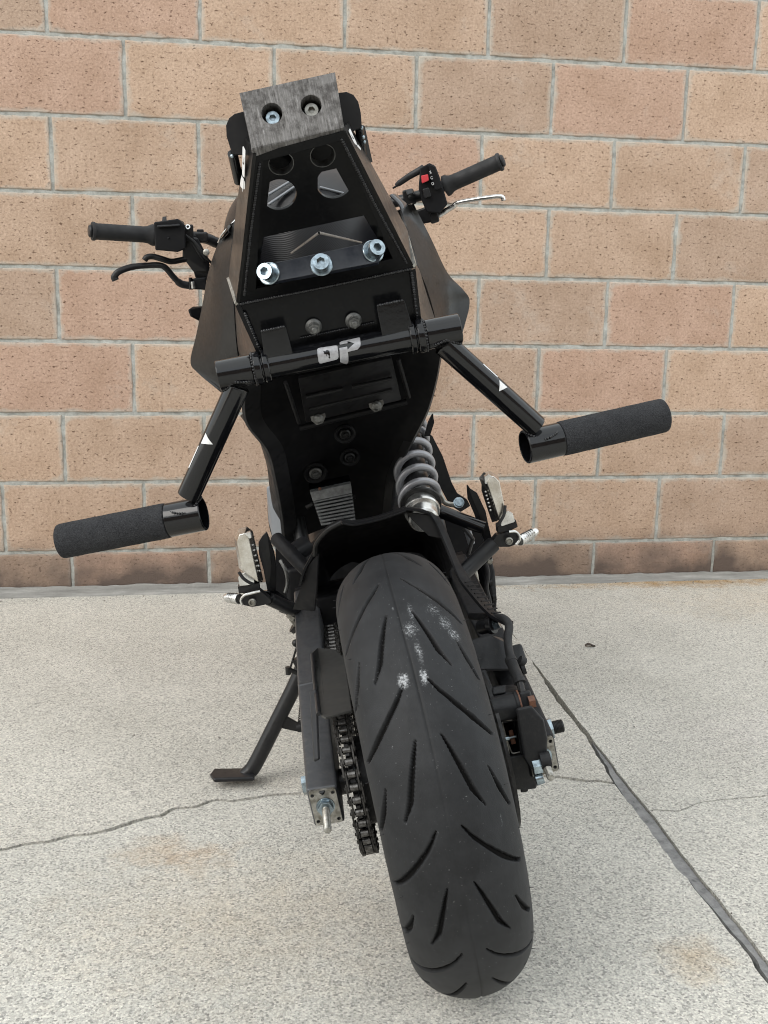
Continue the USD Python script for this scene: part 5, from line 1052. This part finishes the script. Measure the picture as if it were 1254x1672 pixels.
def foot_peg(sg):
    L = sg < 0
    pg = xf('passenger_peg', bike, 'polished folded %s passenger peg on its black hanger' % ('left' if L else 'right'))
    if L:
        body = [(-0.2147, 0.325, 0.5726), (-0.2053, 0.325, 0.5836), (-0.1935, 0.325, 0.584), (-0.1867, 0.325, 0.5754), (-0.1906, 0.325, 0.554), (-0.1894, 0.325, 0.521), (-0.1885, 0.325, 0.495), (-0.2078, 0.325, 0.5098), (-0.2187, 0.325, 0.5225), (-0.2156, 0.325, 0.5525)]
        pad = [(-0.1871, 0.33, 0.5743), (-0.1863, 0.34, 0.5667), (-0.1892, 0.34, 0.52), (-0.1879, 0.34, 0.4906), (-0.1908, 0.33, 0.4941), (-0.1913, 0.33, 0.5221)]
        ridge = [(-0.211, 0.312, 0.5648), (-0.2014, 0.312, 0.5808), (-0.1869, 0.312, 0.5805), (-0.187, 0.312, 0.5715), (-0.199, 0.312, 0.5702), (-0.2066, 0.312, 0.5588)]
        knee = [(-0.2229, 0.32, 0.5116), (-0.2178, 0.32, 0.5166), (-0.2069, 0.32, 0.5171), (-0.1989, 0.32, 0.505), (-0.2011, 0.32, 0.4952), (-0.2243, 0.32, 0.4975)]
        cup = [(-0.2275, 0.32, 0.4962), (-0.1934, 0.32, 0.4945), (-0.1947, 0.32, 0.4845), (-0.2062, 0.32, 0.482), (-0.2282, 0.32, 0.485)]
        strap = [(-0.2183, 0.305, 0.5239), (-0.2137, 0.302, 0.5135), (-0.2061, 0.302, 0.5046), (-0.2006, 0.305, 0.4995)]
        br = [(-0.2261, 0.32, 0.4773), (-0.2188, 0.32, 0.4828), (-0.1949, 0.32, 0.4835), (-0.1821, 0.32, 0.466), (-0.1808, 0.32, 0.4585), (-0.1997, 0.32, 0.4587), (-0.2124, 0.32, 0.4595), (-0.2248, 0.32, 0.4656)]
        rim_ = [(-0.2258, 0.312, 0.4683), (-0.2263, 0.312, 0.4766), (-0.2193, 0.312, 0.4833), (-0.2093, 0.312, 0.484), (-0.1935, 0.312, 0.4845)]
        bolt = (-0.2097, 0.312, 0.4697); bolt2 = (-0.2128, 0.312, 0.4776)
        rest = [(-0.2338, 0.36, 0.4658), (-0.2424, 0.37, 0.4658), (-0.2515, 0.375, 0.4675), (-0.2587, 0.38, 0.4687)]
        guard = [(-0.1827, 0.36, 0.5507), (-0.1747, 0.36, 0.5593), (-0.1659, 0.36, 0.565), (-0.1642, 0.36, 0.5527), (-0.1617, 0.36, 0.5282), (-0.1638, 0.36, 0.5057), (-0.1725, 0.36, 0.4654), (-0.1782, 0.36, 0.4646), (-0.1867, 0.36, 0.4677), (-0.1851, 0.36, 0.5053), (-0.1861, 0.36, 0.5317)]
        facet = [(-0.1651, 0.351, 0.5654), (-0.162, 0.351, 0.5306), (-0.1641, 0.351, 0.5082), (-0.172, 0.351, 0.4712), (-0.1816, 0.351, 0.4755), (-0.1708, 0.351, 0.5097), (-0.1682, 0.351, 0.5299)]
        arm = [(-0.1856, 0.34, 0.4744), (-0.1715, 0.36, 0.4673), (-0.1533, 0.42, 0.4212), (-0.1435, 0.45, 0.3927), (-0.1459, 0.45, 0.3819), (-0.165, 0.4, 0.4158), (-0.1823, 0.34, 0.4537)]
        bits = [(-0.1824, 0.36, 0.4465), (-0.1727, 0.36, 0.4442)], [(-0.1742, 0.38, 0.4297), (-0.1633, 0.38, 0.4229)], [(-0.1662, 0.4, 0.4106), (-0.1579, 0.4, 0.401)]
    else:
        body = [(0.1854, 0.325, 0.5812), (0.1937, 0.325, 0.5884), (0.2034, 0.325, 0.5873), (0.2136, 0.325, 0.577), (0.2141, 0.325, 0.5576), (0.2149, 0.325, 0.5289), (0.2153, 0.325, 0.5145), (0.1994, 0.325, 0.5099), (0.1972, 0.325, 0.5309), (0.191, 0.325, 0.5577)]
        pad = [(0.1861, 0.33, 0.5801), (0.1888, 0.33, 0.5623), (0.194, 0.33, 0.5305), (0.198, 0.33, 0.5081), (0.1913, 0.34, 0.5053), (0.1877, 0.34, 0.5298), (0.1854, 0.34, 0.5611)]
        ridge = [(0.188, 0.312, 0.5759), (0.189, 0.312, 0.5867), (0.1964, 0.312, 0.5896), (0.2081, 0.312, 0.5775), (0.2089, 0.312, 0.5653), (0.2013, 0.312, 0.573)]
        knee = [(0.2041, 0.32, 0.5079), (0.2087, 0.32, 0.5171), (0.2169, 0.32, 0.5234), (0.2239, 0.32, 0.5178), (0.2253, 0.32, 0.5031), (0.2007, 0.32, 0.5005)]
        cup = [(0.1972, 0.32, 0.5033), (0.2276, 0.32, 0.5047), (0.2286, 0.32, 0.4931), (0.2159, 0.32, 0.4898), (0.1958, 0.32, 0.4902)]
        strap = [(0.2122, 0.305, 0.5367), (0.2072, 0.302, 0.5234), (0.1995, 0.302, 0.514), (0.193, 0.305, 0.5076)]
        br = [(0.1933, 0.32, 0.4877), (0.2138, 0.32, 0.4893), (0.2251, 0.32, 0.4847), (0.2284, 0.32, 0.4746), (0.2219, 0.32, 0.4668), (0.2093, 0.32, 0.4645), (0.1899, 0.32, 0.4689), (0.1815, 0.32, 0.478)]
        rim_ = [(0.2115, 0.312, 0.4912), (0.2212, 0.312, 0.4895), (0.2264, 0.312, 0.4821), (0.2255, 0.312, 0.4741), (0.2185, 0.312, 0.4685)]
        bolt = (0.2089, 0.312, 0.4769); bolt2 = (0.2017, 0.312, 0.4816)
        rest = [(0.2334, 0.36, 0.4596), (0.2462, 0.37, 0.4607), (0.2582, 0.375, 0.4632), (0.2691, 0.38, 0.4649)]
        guard = [(0.1661, 0.36, 0.5719), (0.1699, 0.36, 0.5628), (0.1794, 0.36, 0.5535), (0.1877, 0.36, 0.5204), (0.1878, 0.36, 0.5047), (0.1892, 0.36, 0.4728), (0.1875, 0.36, 0.469), (0.1762, 0.36, 0.4694), (0.1742, 0.36, 0.4867), (0.1694, 0.36, 0.5214), (0.1629, 0.36, 0.5468)]
        facet = [(0.1652, 0.351, 0.5727), (0.1695, 0.351, 0.5471), (0.1757, 0.351, 0.5198), (0.1774, 0.351, 0.4902), (0.1763, 0.351, 0.4737), (0.1727, 0.351, 0.4871), (0.1672, 0.351, 0.5238), (0.1617, 0.351, 0.5488)]
        arm = [(0.1882, 0.34, 0.4716), (0.1805, 0.36, 0.4705), (0.1565, 0.4, 0.4434), (0.1364, 0.42, 0.4208), (0.1441, 0.42, 0.4046), (0.1698, 0.4, 0.4295), (0.1885, 0.34, 0.4621)]
        bits = [(0.1746, 0.36, 0.4549), (0.189, 0.36, 0.4548)], [(0.1711, 0.36, 0.4472), (0.1834, 0.36, 0.4466)], [(0.1757, 0.36, 0.4387), (0.1823, 0.36, 0.4351)]
    bc = np.array(body).mean(0); P('peg_body', rhull([np.array(q) + np.array([0, .012, 0]) for q in body] + [bc + (np.array(q) - bc) * np.array([.62, 1, .88]) + np.array([0, -.012, 0]) for q in body], .0015), alu_cast, pg); P('peg_ridge', slab(ridge, .012, toward=(0, -1, .2), rnd=.001), alu, pg)
    P('peg_rubber', slab(pad, .018, toward=(0, -1, 0)), rubber, pg)
    st = unit(np.array(pad[-1]) - np.array(pad[0])) if L else unit(np.array(pad[3]) - np.array(pad[0]))
    pa, pb_ = ([(-0.1888, 0.322, 0.5573), (-0.1879, 0.322, 0.5143)] if L else [(0.1881, 0.322, 0.5609), (0.1904, 0.322, 0.53)])
    P('peg_studs', cat([trimesh.creation.icosphere(1, .0021).apply_translation(np.array(pa) + (np.array(pb_) - np.array(pa)) * t) for t in np.linspace(0, 1, 6)]), alu, pg)
    tag(pg + '/peg_studs', kind='stuff')
    P('peg_knuckle', slab(knee, .022, toward=(0, -1, .5), rnd=.002), alu, pg); P('knuckle_bracket', slab(cup, .018, toward=(0, -1, 0), shift=-.003), satin_black, pg)  # black bracket under the peg knuckle
    P('return_strap', tube(spline(strap, 5), .0026, 8), rubber, pg)
    P('clevis', slab(br, .018, toward=(0, -1, 0), rnd=.003), satin_black, pg); P('clevis_rim', tube(spline(rim_, 5), .0022, 8), alu, pg)
    P('pivot_bolt', cat([lathe(bolt, (0, -1, 0), [(0, 0), (.0062, 0), (.0062, .003), (.004, .004), (.003, .002), (0, .002)], 20)]), steel_dirty, pg)
    P('rider_peg', tube(spline(rest, 6), [.0085, .0092, .0075, .0092, .0075, .0092, .0075, .0090, .0075, .0088, .0072, .0086, .0066, .0082, .0074, .0070, .0066, .006, .0045][:19], 14), alu, pg)
    P('heel_guard', slab(guard, .006, toward=(0, -1, 0), rnd=.001), satin_black, pg); P('guard_facet', slab(facet, .003, toward=(0, -1, 0)), plastic_black, pg)
    P('hanger_arm', slab(arm, .014, toward=(0, -1, .3), rnd=.002), gloss_black, pg)
    P('rod_end', tube(bits[0], .008, 16), alu, pg); P('rod_joint', tube(bits[1], .0068, 14), dark_metal, pg); P('rod_nut', tube(bits[2], .0055, 6), steel_dirty, pg)
foot_peg(-1); foot_peg(1)

# ---------------------------------------------------------------- handlebar
bar = xf('handlebar', bike, 'black handlebar')
P('bar_tube', tube(spline([(-0.3678, 0.8, 1.1057), (-0.2833, 0.835, 1.0849), (-0.1941, 0.86, 1.0636), (-0.1604, 0.88, 1.0459), (-0.0809, 0.93, 1.0297), (0.0112, 0.95, 1.0397), (0.1158, 0.93, 1.0498), (0.1959, 0.88, 1.0568), (0.2498, 0.855, 1.0583), (0.2932, 0.835, 1.0656), (0.3807, 0.8, 1.0796)], 6), .0108, 14), satin_black, bar, smooth=True)
for c0, c1, L in (((-0.3881, 0.79, 1.1109), (-0.281, 0.835, 1.0845), True), ((0.4017, 0.79, 1.0852), (0.2942, 0.835, 1.0642), False)):
    c0, c1 = np.array(c0), np.array(c1); d = unit(c1 - c0); l_ = np.linalg.norm(c1 - c0)
    prof = [(0, -.004), (.008, -.004), (.010, -.001), (.011, 0), (.0168, 0), (.0175, .002), (.0175, .005), (.0156, .007)] + [(.0152 + .0003 * (k % 2), z) for k, z in enumerate(np.linspace(.012, l_ - .02, 26))] + [(.0162, l_ - .013), (.0190, l_ - .008), (.0205, l_ - .004), (.0205, l_), (0, l_)]
    P('grip', lathe(c0, d, prof, 36), rubber, bar, smooth=40, label='%s ribbed rubber grip' % ('left' if L else 'right'))
    P('bar_end', cat([rod(c0 - d * .006, c0, .0118, 24, .002)]), satin_black if L else rubber, bar)
sw = P('switch_box', rhull([(-0.2696, 0.8, 1.1021), (-0.2276, 0.8, 1.0995), (-0.2196, 0.8, 1.0887), (-0.2271, 0.8, 1.0486), (-0.241, 0.8, 1.0456), (-0.2787, 0.8, 1.0567), (-0.2733, 0.85, 1.1038), (-0.2239, 0.85, 1.0974), (-0.233, 0.85, 1.0508), (-0.2835, 0.85, 1.0633)], .003), plastic_black, bar, label='left switch box')
P('switch_lever', cat([rhull([(-0.2692, 0.83, 1.1051), (-0.2271, 0.83, 1.1003), (-0.2266, 0.79, 1.0895), (-0.2654, 0.79, 1.0949)], .0015), rhull([(-0.2564, 0.83, 1.1131), (-0.2504, 0.83, 1.113), (-0.2513, 0.82, 1.0998), (-0.2593, 0.82, 1.1013)], .001)]), satin_black, sw)
P('switch_screw', trimesh.creation.icosphere(1, .0018).apply_translation((-0.252, 0.795, 1.0707)), gloss_black, sw)
P('lever_clamp', cat([rhull([(-0.2193, 0.83, 1.0882), (-0.2064, 0.83, 1.0868), (-0.2109, 0.83, 1.0631), (-0.2253, 0.83, 1.0636)] + [(-0.2212, 0.86, 1.0881), (-0.2092, 0.86, 1.0869)], .003), rhull([(-0.2085, 0.85, 1.0708), (-0.1847, 0.85, 1.0684), (-0.1863, 0.85, 1.0568), (-0.209, 0.85, 1.059)], .004), rhull([(-0.1989, 0.86, 1.0789), (-0.1896, 0.86, 1.077), (-0.1906, 0.86, 1.0677), (-0.2023, 0.86, 1.0701)], .002)]), satin_black, bar)
P('clamp_bolt', cat([lathe((-0.2126, 0.815, 1.0848), (0, -1, .2), [(.0018, 0), (.0048, 0), (.0048, .003), (.0026, .003), (.0018, .001)], 18)]), alu, bar); P('clamp_bolt', cat([lathe((-0.1897, 0.82, 1.0325), (0, -1, .1), [(0, 0), (.0065, 0), (.0065, .003), (.004, .0045), (0, .0045)], 22)]), steel_dirty, bar)
pr_ = P('clutch_perch', cat([rhull([(-0.2239, 0.84, 1.0686), (-0.2053, 0.84, 1.0601), (-0.1942, 0.85, 1.0191), (-0.2007, 0.85, 1.0024), (-0.2217, 0.85, 1.0067), (-0.2334, 0.84, 1.035)], .005), rhull([(-0.2212, 0.85, 1.009), (-0.1956, 0.85, 1.0134), (-0.1985, 0.86, 0.9841), (-0.2212, 0.86, 0.9923)], .004), rhull([(-0.2284, 0.845, 0.9875), (-0.2072, 0.85, 0.9857), (-0.2104, 0.85, 0.967), (-0.2308, 0.845, 0.9724)], .003)]), satin_black, bar)
P('clutch_lever', tube(spline([(-0.3691, 0.8, 1.0145), (-0.3697, 0.8, 1.0216), (-0.358, 0.8, 1.0297), (-0.3348, 0.81, 1.0334), (-0.3092, 0.82, 1.0314), (-0.2845, 0.825, 1.0271), (-0.2738, 0.83, 1.0192), (-0.2647, 0.838, 1.0008), (-0.2546, 0.845, 0.9857), (-0.2384, 0.85, 0.9788), (-0.224, 0.85, 0.9771)], 6), [.0068] * 8 + [.0062] * 12 + [.0058] * 14 + [.0062] * 12 + [.0075] * 15, 12, flat=.8), satin_black, bar, smooth=True)
P('brake_thumb_lever', tube(spline([(-0.3079, 0.81, 1.0408), (-0.3019, 0.81, 1.0454), (-0.2908, 0.815, 1.0446), (-0.2754, 0.82, 1.0369), (-0.2603, 0.83, 1.0295), (-0.2397, 0.84, 1.0291), (-0.223, 0.845, 1.0295)], 6), .0058, 12), satin_black, bar, smooth=True)
P('lever_pin', cat([tube([(-0.2327, 0.84, 0.9931), (-0.2371, 0.84, 0.97)], .0038, 12)]), gloss_black, bar)
P('lever_ring', tube([(-0.2304, 0.838, 0.9842), (-0.2317, 0.838, 0.9713)], .0045, 10), alu, bar)
for q in ([(-0.2251, 0.82, 1.0701), (-0.2112, 0.82, 1.0533), (-0.2024, 0.83, 1.0284), (-0.1936, 0.86, 1.0096)], [(-0.2207, 0.815, 1.0713), (-0.205, 0.815, 1.0518), (-0.1951, 0.825, 1.0267), (-0.1869, 0.86, 1.0119)]):
    P('control_cable', tube(spline(q, 6), .0026, 8), rubber, bar)
sr = P('switch_box', rhull([(0.2491, 0.8, 1.1018), (0.2658, 0.8, 1.1066), (0.2742, 0.8, 1.1004), (0.2785, 0.8, 1.0788), (0.2835, 0.8, 1.0292), (0.2678, 0.8, 1.0172), (0.2459, 0.8, 1.0238), (0.2415, 0.8, 1.0445), (0.2398, 0.8, 1.0668)] + [(0.2576, 0.85, 1.1012), (0.2826, 0.85, 1.1022), (0.2918, 0.85, 1.0341), (0.2555, 0.85, 1.027)], .003), plastic_black, bar, label='right switch box with a red switch')
P('kill_switch', rhull([(0.246, 0.788, 1.0874), (0.2569, 0.788, 1.0875), (0.2563, 0.788, 1.0785), (0.245, 0.788, 1.0761)] + [(0.2477, 0.8, 1.0883), (0.2569, 0.8, 1.0796)], .0015), red_switch, sr)
P('start_button', rhull([(0.2447, 0.788, 1.0624), (0.2533, 0.788, 1.063), (0.2544, 0.788, 1.0501), (0.2444, 0.788, 1.0486)] + [(0.2464, 0.8, 1.0632), (0.2559, 0.8, 1.0498)], .002), satin_black, sr)
P('switch_ledge', rhull([(0.2623, 0.786, 1.1045), (0.2721, 0.786, 1.0992), (0.2764, 0.786, 1.0778), (0.2778, 0.786, 1.0603), (0.2667, 0.786, 1.059), (0.2638, 0.786, 1.0814)] + [(0.2653, 0.8, 1.1044), (0.279, 0.8, 1.0626), (0.2666, 0.8, 1.08)], .0015), plastic_black, sr)
sx_, sy_ = unit((.97, .0, .23)), unit((-.23, 0, .97))
for ch, q in (('X', (0.2609, 0.7835, 1.088)), ('C', (0.2613, 0.7835, 1.0776)), ('G', (0.2612, 0.7835, 1.0667))):
    P('switch_print', text_on(ch, .0052, q, sx_, sy_, .0004, False), white_print, sr, smooth=False)
P('cable_boot', tube([(0.1978, 0.83, 1.0838), (0.2057, 0.83, 1.0869), (0.2258, 0.82, 1.0948), (0.2452, 0.81, 1.1003), (0.2557, 0.81, 1.104)], [.0035, .0056, .0062, .0068, .0068], 14), rubber, bar)
P('throttle_cable', tube(spline([(0.1932, 0.84, 1.081), (0.2001, 0.83, 1.0834)], 4), .002, 8), rubber, bar)
P('lever_clamp', cat([rhull([(0.2154, 0.86, 1.0703), (0.2305, 0.86, 1.0709), (0.2321, 0.86, 1.0479), (0.2156, 0.86, 1.0464)], .004), rhull([(0.2194, 0.85, 1.0709), (0.2294, 0.85, 1.0713), (0.228, 0.84, 1.0636), (0.2192, 0.84, 1.063)], .002)]), satin_black, bar)
P('brake_perch', cat([rhull([(0.2332, 0.85, 1.0278), (0.26, 0.84, 1.0312), (0.2693, 0.84, 1.0151), (0.2651, 0.84, 1.0064), (0.2416, 0.85, 1.007)], .004), rhull([(0.2559, 0.83, 1.0171), (0.2671, 0.83, 1.0172), (0.2668, 0.83, 1.003), (0.2554, 0.83, 1.0017)], .003)]), satin_black, bar)
P('brake_lever', tube(spline([(0.2712, 0.84, 1.0124), (0.2852, 0.835, 1.0175), (0.3017, 0.83, 1.0234), (0.3117, 0.825, 1.0281), (0.3432, 0.815, 1.0274), (0.3717, 0.805, 1.025), (0.3887, 0.8, 1.023), (0.3953, 0.8, 1.0188), (0.3955, 0.8, 1.0129)], 6), [.0075] * 8 + [.0070] * 8 + [.0058] * 24 + [.0062] * 9, 12, flat=.75), alu, bar, smooth=True)
P('turn_signal', rhull([(-0.2451, 0.8, 0.9312), (-0.2439, 0.8, 0.9214), (-0.2285, 0.82, 0.907), (-0.223, 0.84, 0.9065), (-0.2171, 0.84, 0.9309), (-0.239, 0.82, 0.9344)] + [(-0.2455, 0.85, 0.9293), (-0.2228, 0.87, 0.928), (-0.2271, 0.87, 0.9104)], .003), plastic_black)

# ---------------------------------------------------------------- engine, frame and front end beyond
P('crankcase', rhull([(x_, y_, z_) for x_ in (-.10, .10) for y_, z_ in ((.56, .34), (.58, .46), (.70, .24), (.94, .24), (1.0, .34), (.98, .46))], .025), satin_black)
for sg in (-1, 1):
    P('engine_side_cover', lathe((sg * .118, .80, .35), (sg, 0, 0), [(0, 0), (.098, 0), (.098, .012), (.088, .024), (.05, .030), (0, .031)], 48), satin_black)
    P('engine_side_cover', lathe((sg * .118, .64, .36), (sg, 0, 0), [(0, 0), (.058, 0), (.058, .010), (.050, .018), (0, .020)], 40), dark_metal)
P('cylinder', rhull([(x_, y_, z_) for x_ in (-.070, .070) for y_, z_ in ((.80, .47), (.96, .47), (.86, .74), (1.0, .70))], .015), dark_metal)
for k in range(7):
    P('cylinder_fin', rbox((0, .88 + .008 * k, .50 + .022 * k), (.170, .17, .006), .002), dark_metal)
P('radiator', rhull([(x_, y_, z_) for x_ in (-.12, .12) for y_, z_ in ((1.02, .50), (1.045, .50), (1.08, .74), (1.105, .74))], .004), plastic_black)
for sg in (-1, 1):
    for q_ in (((.045, 1.00, .98), (.105, .80, .80), (.120, .56, .60), (.118, .47, .42)), ((.045, 1.01, .90), (.10, .92, .66), (.118, .62, .52))):
        P('frame_spar', tube(spline([(sg * a_, b_, c_) for a_, b_, c_ in q_], 8), .013, 14), satin_black)
P('exhaust_pipe', tube(spline([(.03, .99, .62), (.05, 1.06, .50), (.06, 1.04, .30), (.06, .90, .20), (.05, .66, .19)], 8), .021, 18), dark_metal)
P('silencer', rhull([(x_, y_, z_) for x_ in (-.02, .11) for y_, z_ in ((.50, .17), (.50, .26), (.72, .16), (.72, .25))], .02), satin_black)
P('airbox', rhull([(x_, y_, z_) for x_ in (-.085, .085) for y_, z_ in ((.60, .56), (.56, .84), (.80, .74), (.92, .90))], .02), plastic_black)
ec = P('engine_cover', cat([rhull([(0.1837, 0.62, 0.3868), (0.2087, 0.6, 0.3801), (0.21, 0.59, 0.3458), (0.2003, 0.58, 0.3228), (0.202, 0.58, 0.2929), (0.1932, 0.58, 0.2579), (0.1768, 0.6, 0.2263), (0.1694, 0.64, 0.2592)] + [(0.1945, 0.7, 0.3576), (0.1932, 0.68, 0.2147)], .006)]), plastic_black)
P('cover_rib', tube(spline([(0.198, 0.575, 0.3854), (0.1994, 0.57, 0.3538), (0.1912, 0.565, 0.3268), (0.1915, 0.565, 0.2963), (0.1833, 0.57, 0.2598)], 6), .005, 10), satin_black, ec)
P('cover_bolt', cat([tube([(0.1998, 0.575, 0.3317), (0.2057, 0.575, 0.3315)], .0055, 6)]), dark_metal, ec); P('cover_bolt', cat([tube([(0.2003, 0.575, 0.3022), (0.2074, 0.575, 0.3018)], .007, 6)]), dark_metal, ec)
P('hanger_panel', slab([(0.1294, 0.56, 0.4827), (0.1604, 0.56, 0.4711), (0.2078, 0.56, 0.4345), (0.2147, 0.56, 0.4093), (0.1845, 0.56, 0.384), (0.1483, 0.56, 0.3647), (0.1356, 0.56, 0.3832)], .02, toward=(0, -1, 0)), plastic_black)
P('hanger_panel', slab([(-0.1666, 0.55, 0.512), (-0.1562, 0.55, 0.4783), (-0.1206, 0.55, 0.4761), (-0.1224, 0.55, 0.4272), (-0.1373, 0.55, 0.3593), (-0.1623, 0.55, 0.3603), (-0.175, 0.55, 0.3848), (-0.1909, 0.55, 0.4051)], .02, toward=(0, -1, 0)), plastic_black)
P('brake_reservoir', tube([(-0.1367, 0.42, 0.505), (-0.1121, 0.44, 0.5107)], .017, 20), satin_black)
P('shift_linkage', tube([(-0.1823, 0.43, 0.4248), (-0.1694, 0.45, 0.3976), (-0.1637, 0.48, 0.3647)], .0042, 10), steel_dirty)
P('linkage_nut', tube([(-0.173, 0.425, 0.4186), (-0.1687, 0.43, 0.4094)], .0072, 6), zinc)
P('cable_clip', tube(spline([(-0.1603, 0.44, 0.4943), (-0.1551, 0.43, 0.4793), (-0.1558, 0.43, 0.4574), (-0.1641, 0.43, 0.4395)], 5), .0035, 8), dull_shaded_zinc)
P('brake_rod', tube([(0.1586, 0.45, 0.478), (0.1683, 0.44, 0.4582), (0.155, 0.44, 0.4335)], .004, 8), dark_metal)
P('brake_switch', tube([(0.1648, 0.46, 0.4676), (0.1671, 0.46, 0.4447)], .0062, 12), frame_grey)
P('exhaust_spring', tube(spline([(0.1522, 0.45, 0.3978), (0.1616, 0.45, 0.4013), (0.1628, 0.45, 0.3841), (0.1614, 0.45, 0.3651)], 5), .0042, 10), steel_dirty)
P('front_sprocket_cover', rhull([(-0.1556, 0.55, 0.4407), (-0.1264, 0.55, 0.4399), (-0.1359, 0.55, 0.371), (-0.1678, 0.55, 0.3664)], .01), plastic_black)
FW = 1.325
ft = []
for t in np.linspace(0, 2 * PI, 120, endpoint=False):
    ft.append([(.0575 * s, FW - (RT - .050 * (1 - math.sqrt(1 - s * s))) * math.sin(t), AX + (RT - .050 * (1 - math.sqrt(1 - s * s))) * math.cos(t)) for s in np.linspace(-1, 1, 17)] )
ft = np.array(ft); n0, m0 = ft.shape[:2]; inner_ = ft.copy()
Vf = ft.reshape(-1, 3); Ff = []
for i in range(n0):
    i2 = (i + 1) % n0
    for j in range(m0 - 1):
        Ff += [[i * m0 + j, i2 * m0 + j, i2 * m0 + j + 1], [i * m0 + j, i2 * m0 + j + 1, i * m0 + j + 1]]
    for j in (0, m0 - 1):
        pass
P('front_tyre', trimesh.Trimesh(Vf, np.array(Ff), process=False), rubber, smooth=True); wheel('front_wheel', FW, AX, .045, 5)
for sg in (-1, 1):
    P('fork_leg', cat([rod((sg * .095, FW, AX), (sg * .095, FW - .19, .70), .027, 24), rod((sg * .095, FW - .19, .70), (sg * .095, FW - .34, 1.07), .021, 24)]), satin_black)
P('headlight', rhull([(x_, y_, z_) for x_, y_, z_ in ((-.09, 1.12, .96), (.09, 1.12, .96), (-.07, 1.20, .86), (.07, 1.20, .86), (-.06, 1.04, .98), (.06, 1.04, .98), (-.06, 1.08, .82), (.06, 1.08, .82))], .012), plastic_black)
P('fork_yoke', rhull([(x_, y_, z_) for x_ in (-.11, .11) for y_, z_ in ((.96, 1.02), (1.02, 1.02), (.96, 1.05), (1.02, 1.05))], .01), satin_black)

# ---------------------------------------------------------------- small thing on the ground
lf = (1.3965, -0.6169)
q = np.linspace(0, 1, 9); Gl = np.zeros((9, 5, 3))
for i, t in enumerate(q):
    for j, s in enumerate(np.linspace(-1, 1, 5)):
        w = 0.0075 * math.sin(PI * (0.08 + 0.86 * t)) ** 0.8
        Gl[i, j] = (lf[0] - 0.013 + 0.028 * t, lf[1] + w * s, 0.0022 + 0.0035 * s * s + 0.0025 * math.sin(t * 5))
leaf = sheet(Gl, 0.0006)
leaf_look = paint('leaf_brown', (0.035, 0.028, 0.024), 0.7, mottle=((0.07, 0.05, 0.035), 150))
tag(put('dry_leaf', leaf, leaf_look, smooth=40), 'small curled dark dry leaf on the right concrete slab', 'leaf')

grit = []
for k in range(170):
    x = rng.uniform(-0.3, 2.5); y = -abs(rng.normal(0.0, 0.035)) - 0.022
    if k > 120:
        x, y = rng.uniform(-0.2, 2.2), rng.uniform(-1.9, -0.1)
    r = rng.uniform(0.0008, 0.0026); b = trimesh.creation.icosphere(0, r); b.vertices *= rng.uniform(0.6, 1.3, 3); b.vertices[:, 2] *= .7; b.apply_translation([x, y, r * .45]); grit.append(b)
grit_look = paint('grit_look', (0.10, 0.09, 0.08), 0.9, mottle=((0.26, 0.24, 0.21), 40))
tag(put('grit', cat(grit), grit_look, smooth=False), 'loose grit and crumbs along the foot of the wall and on the slabs', 'grit', kind='stuff')
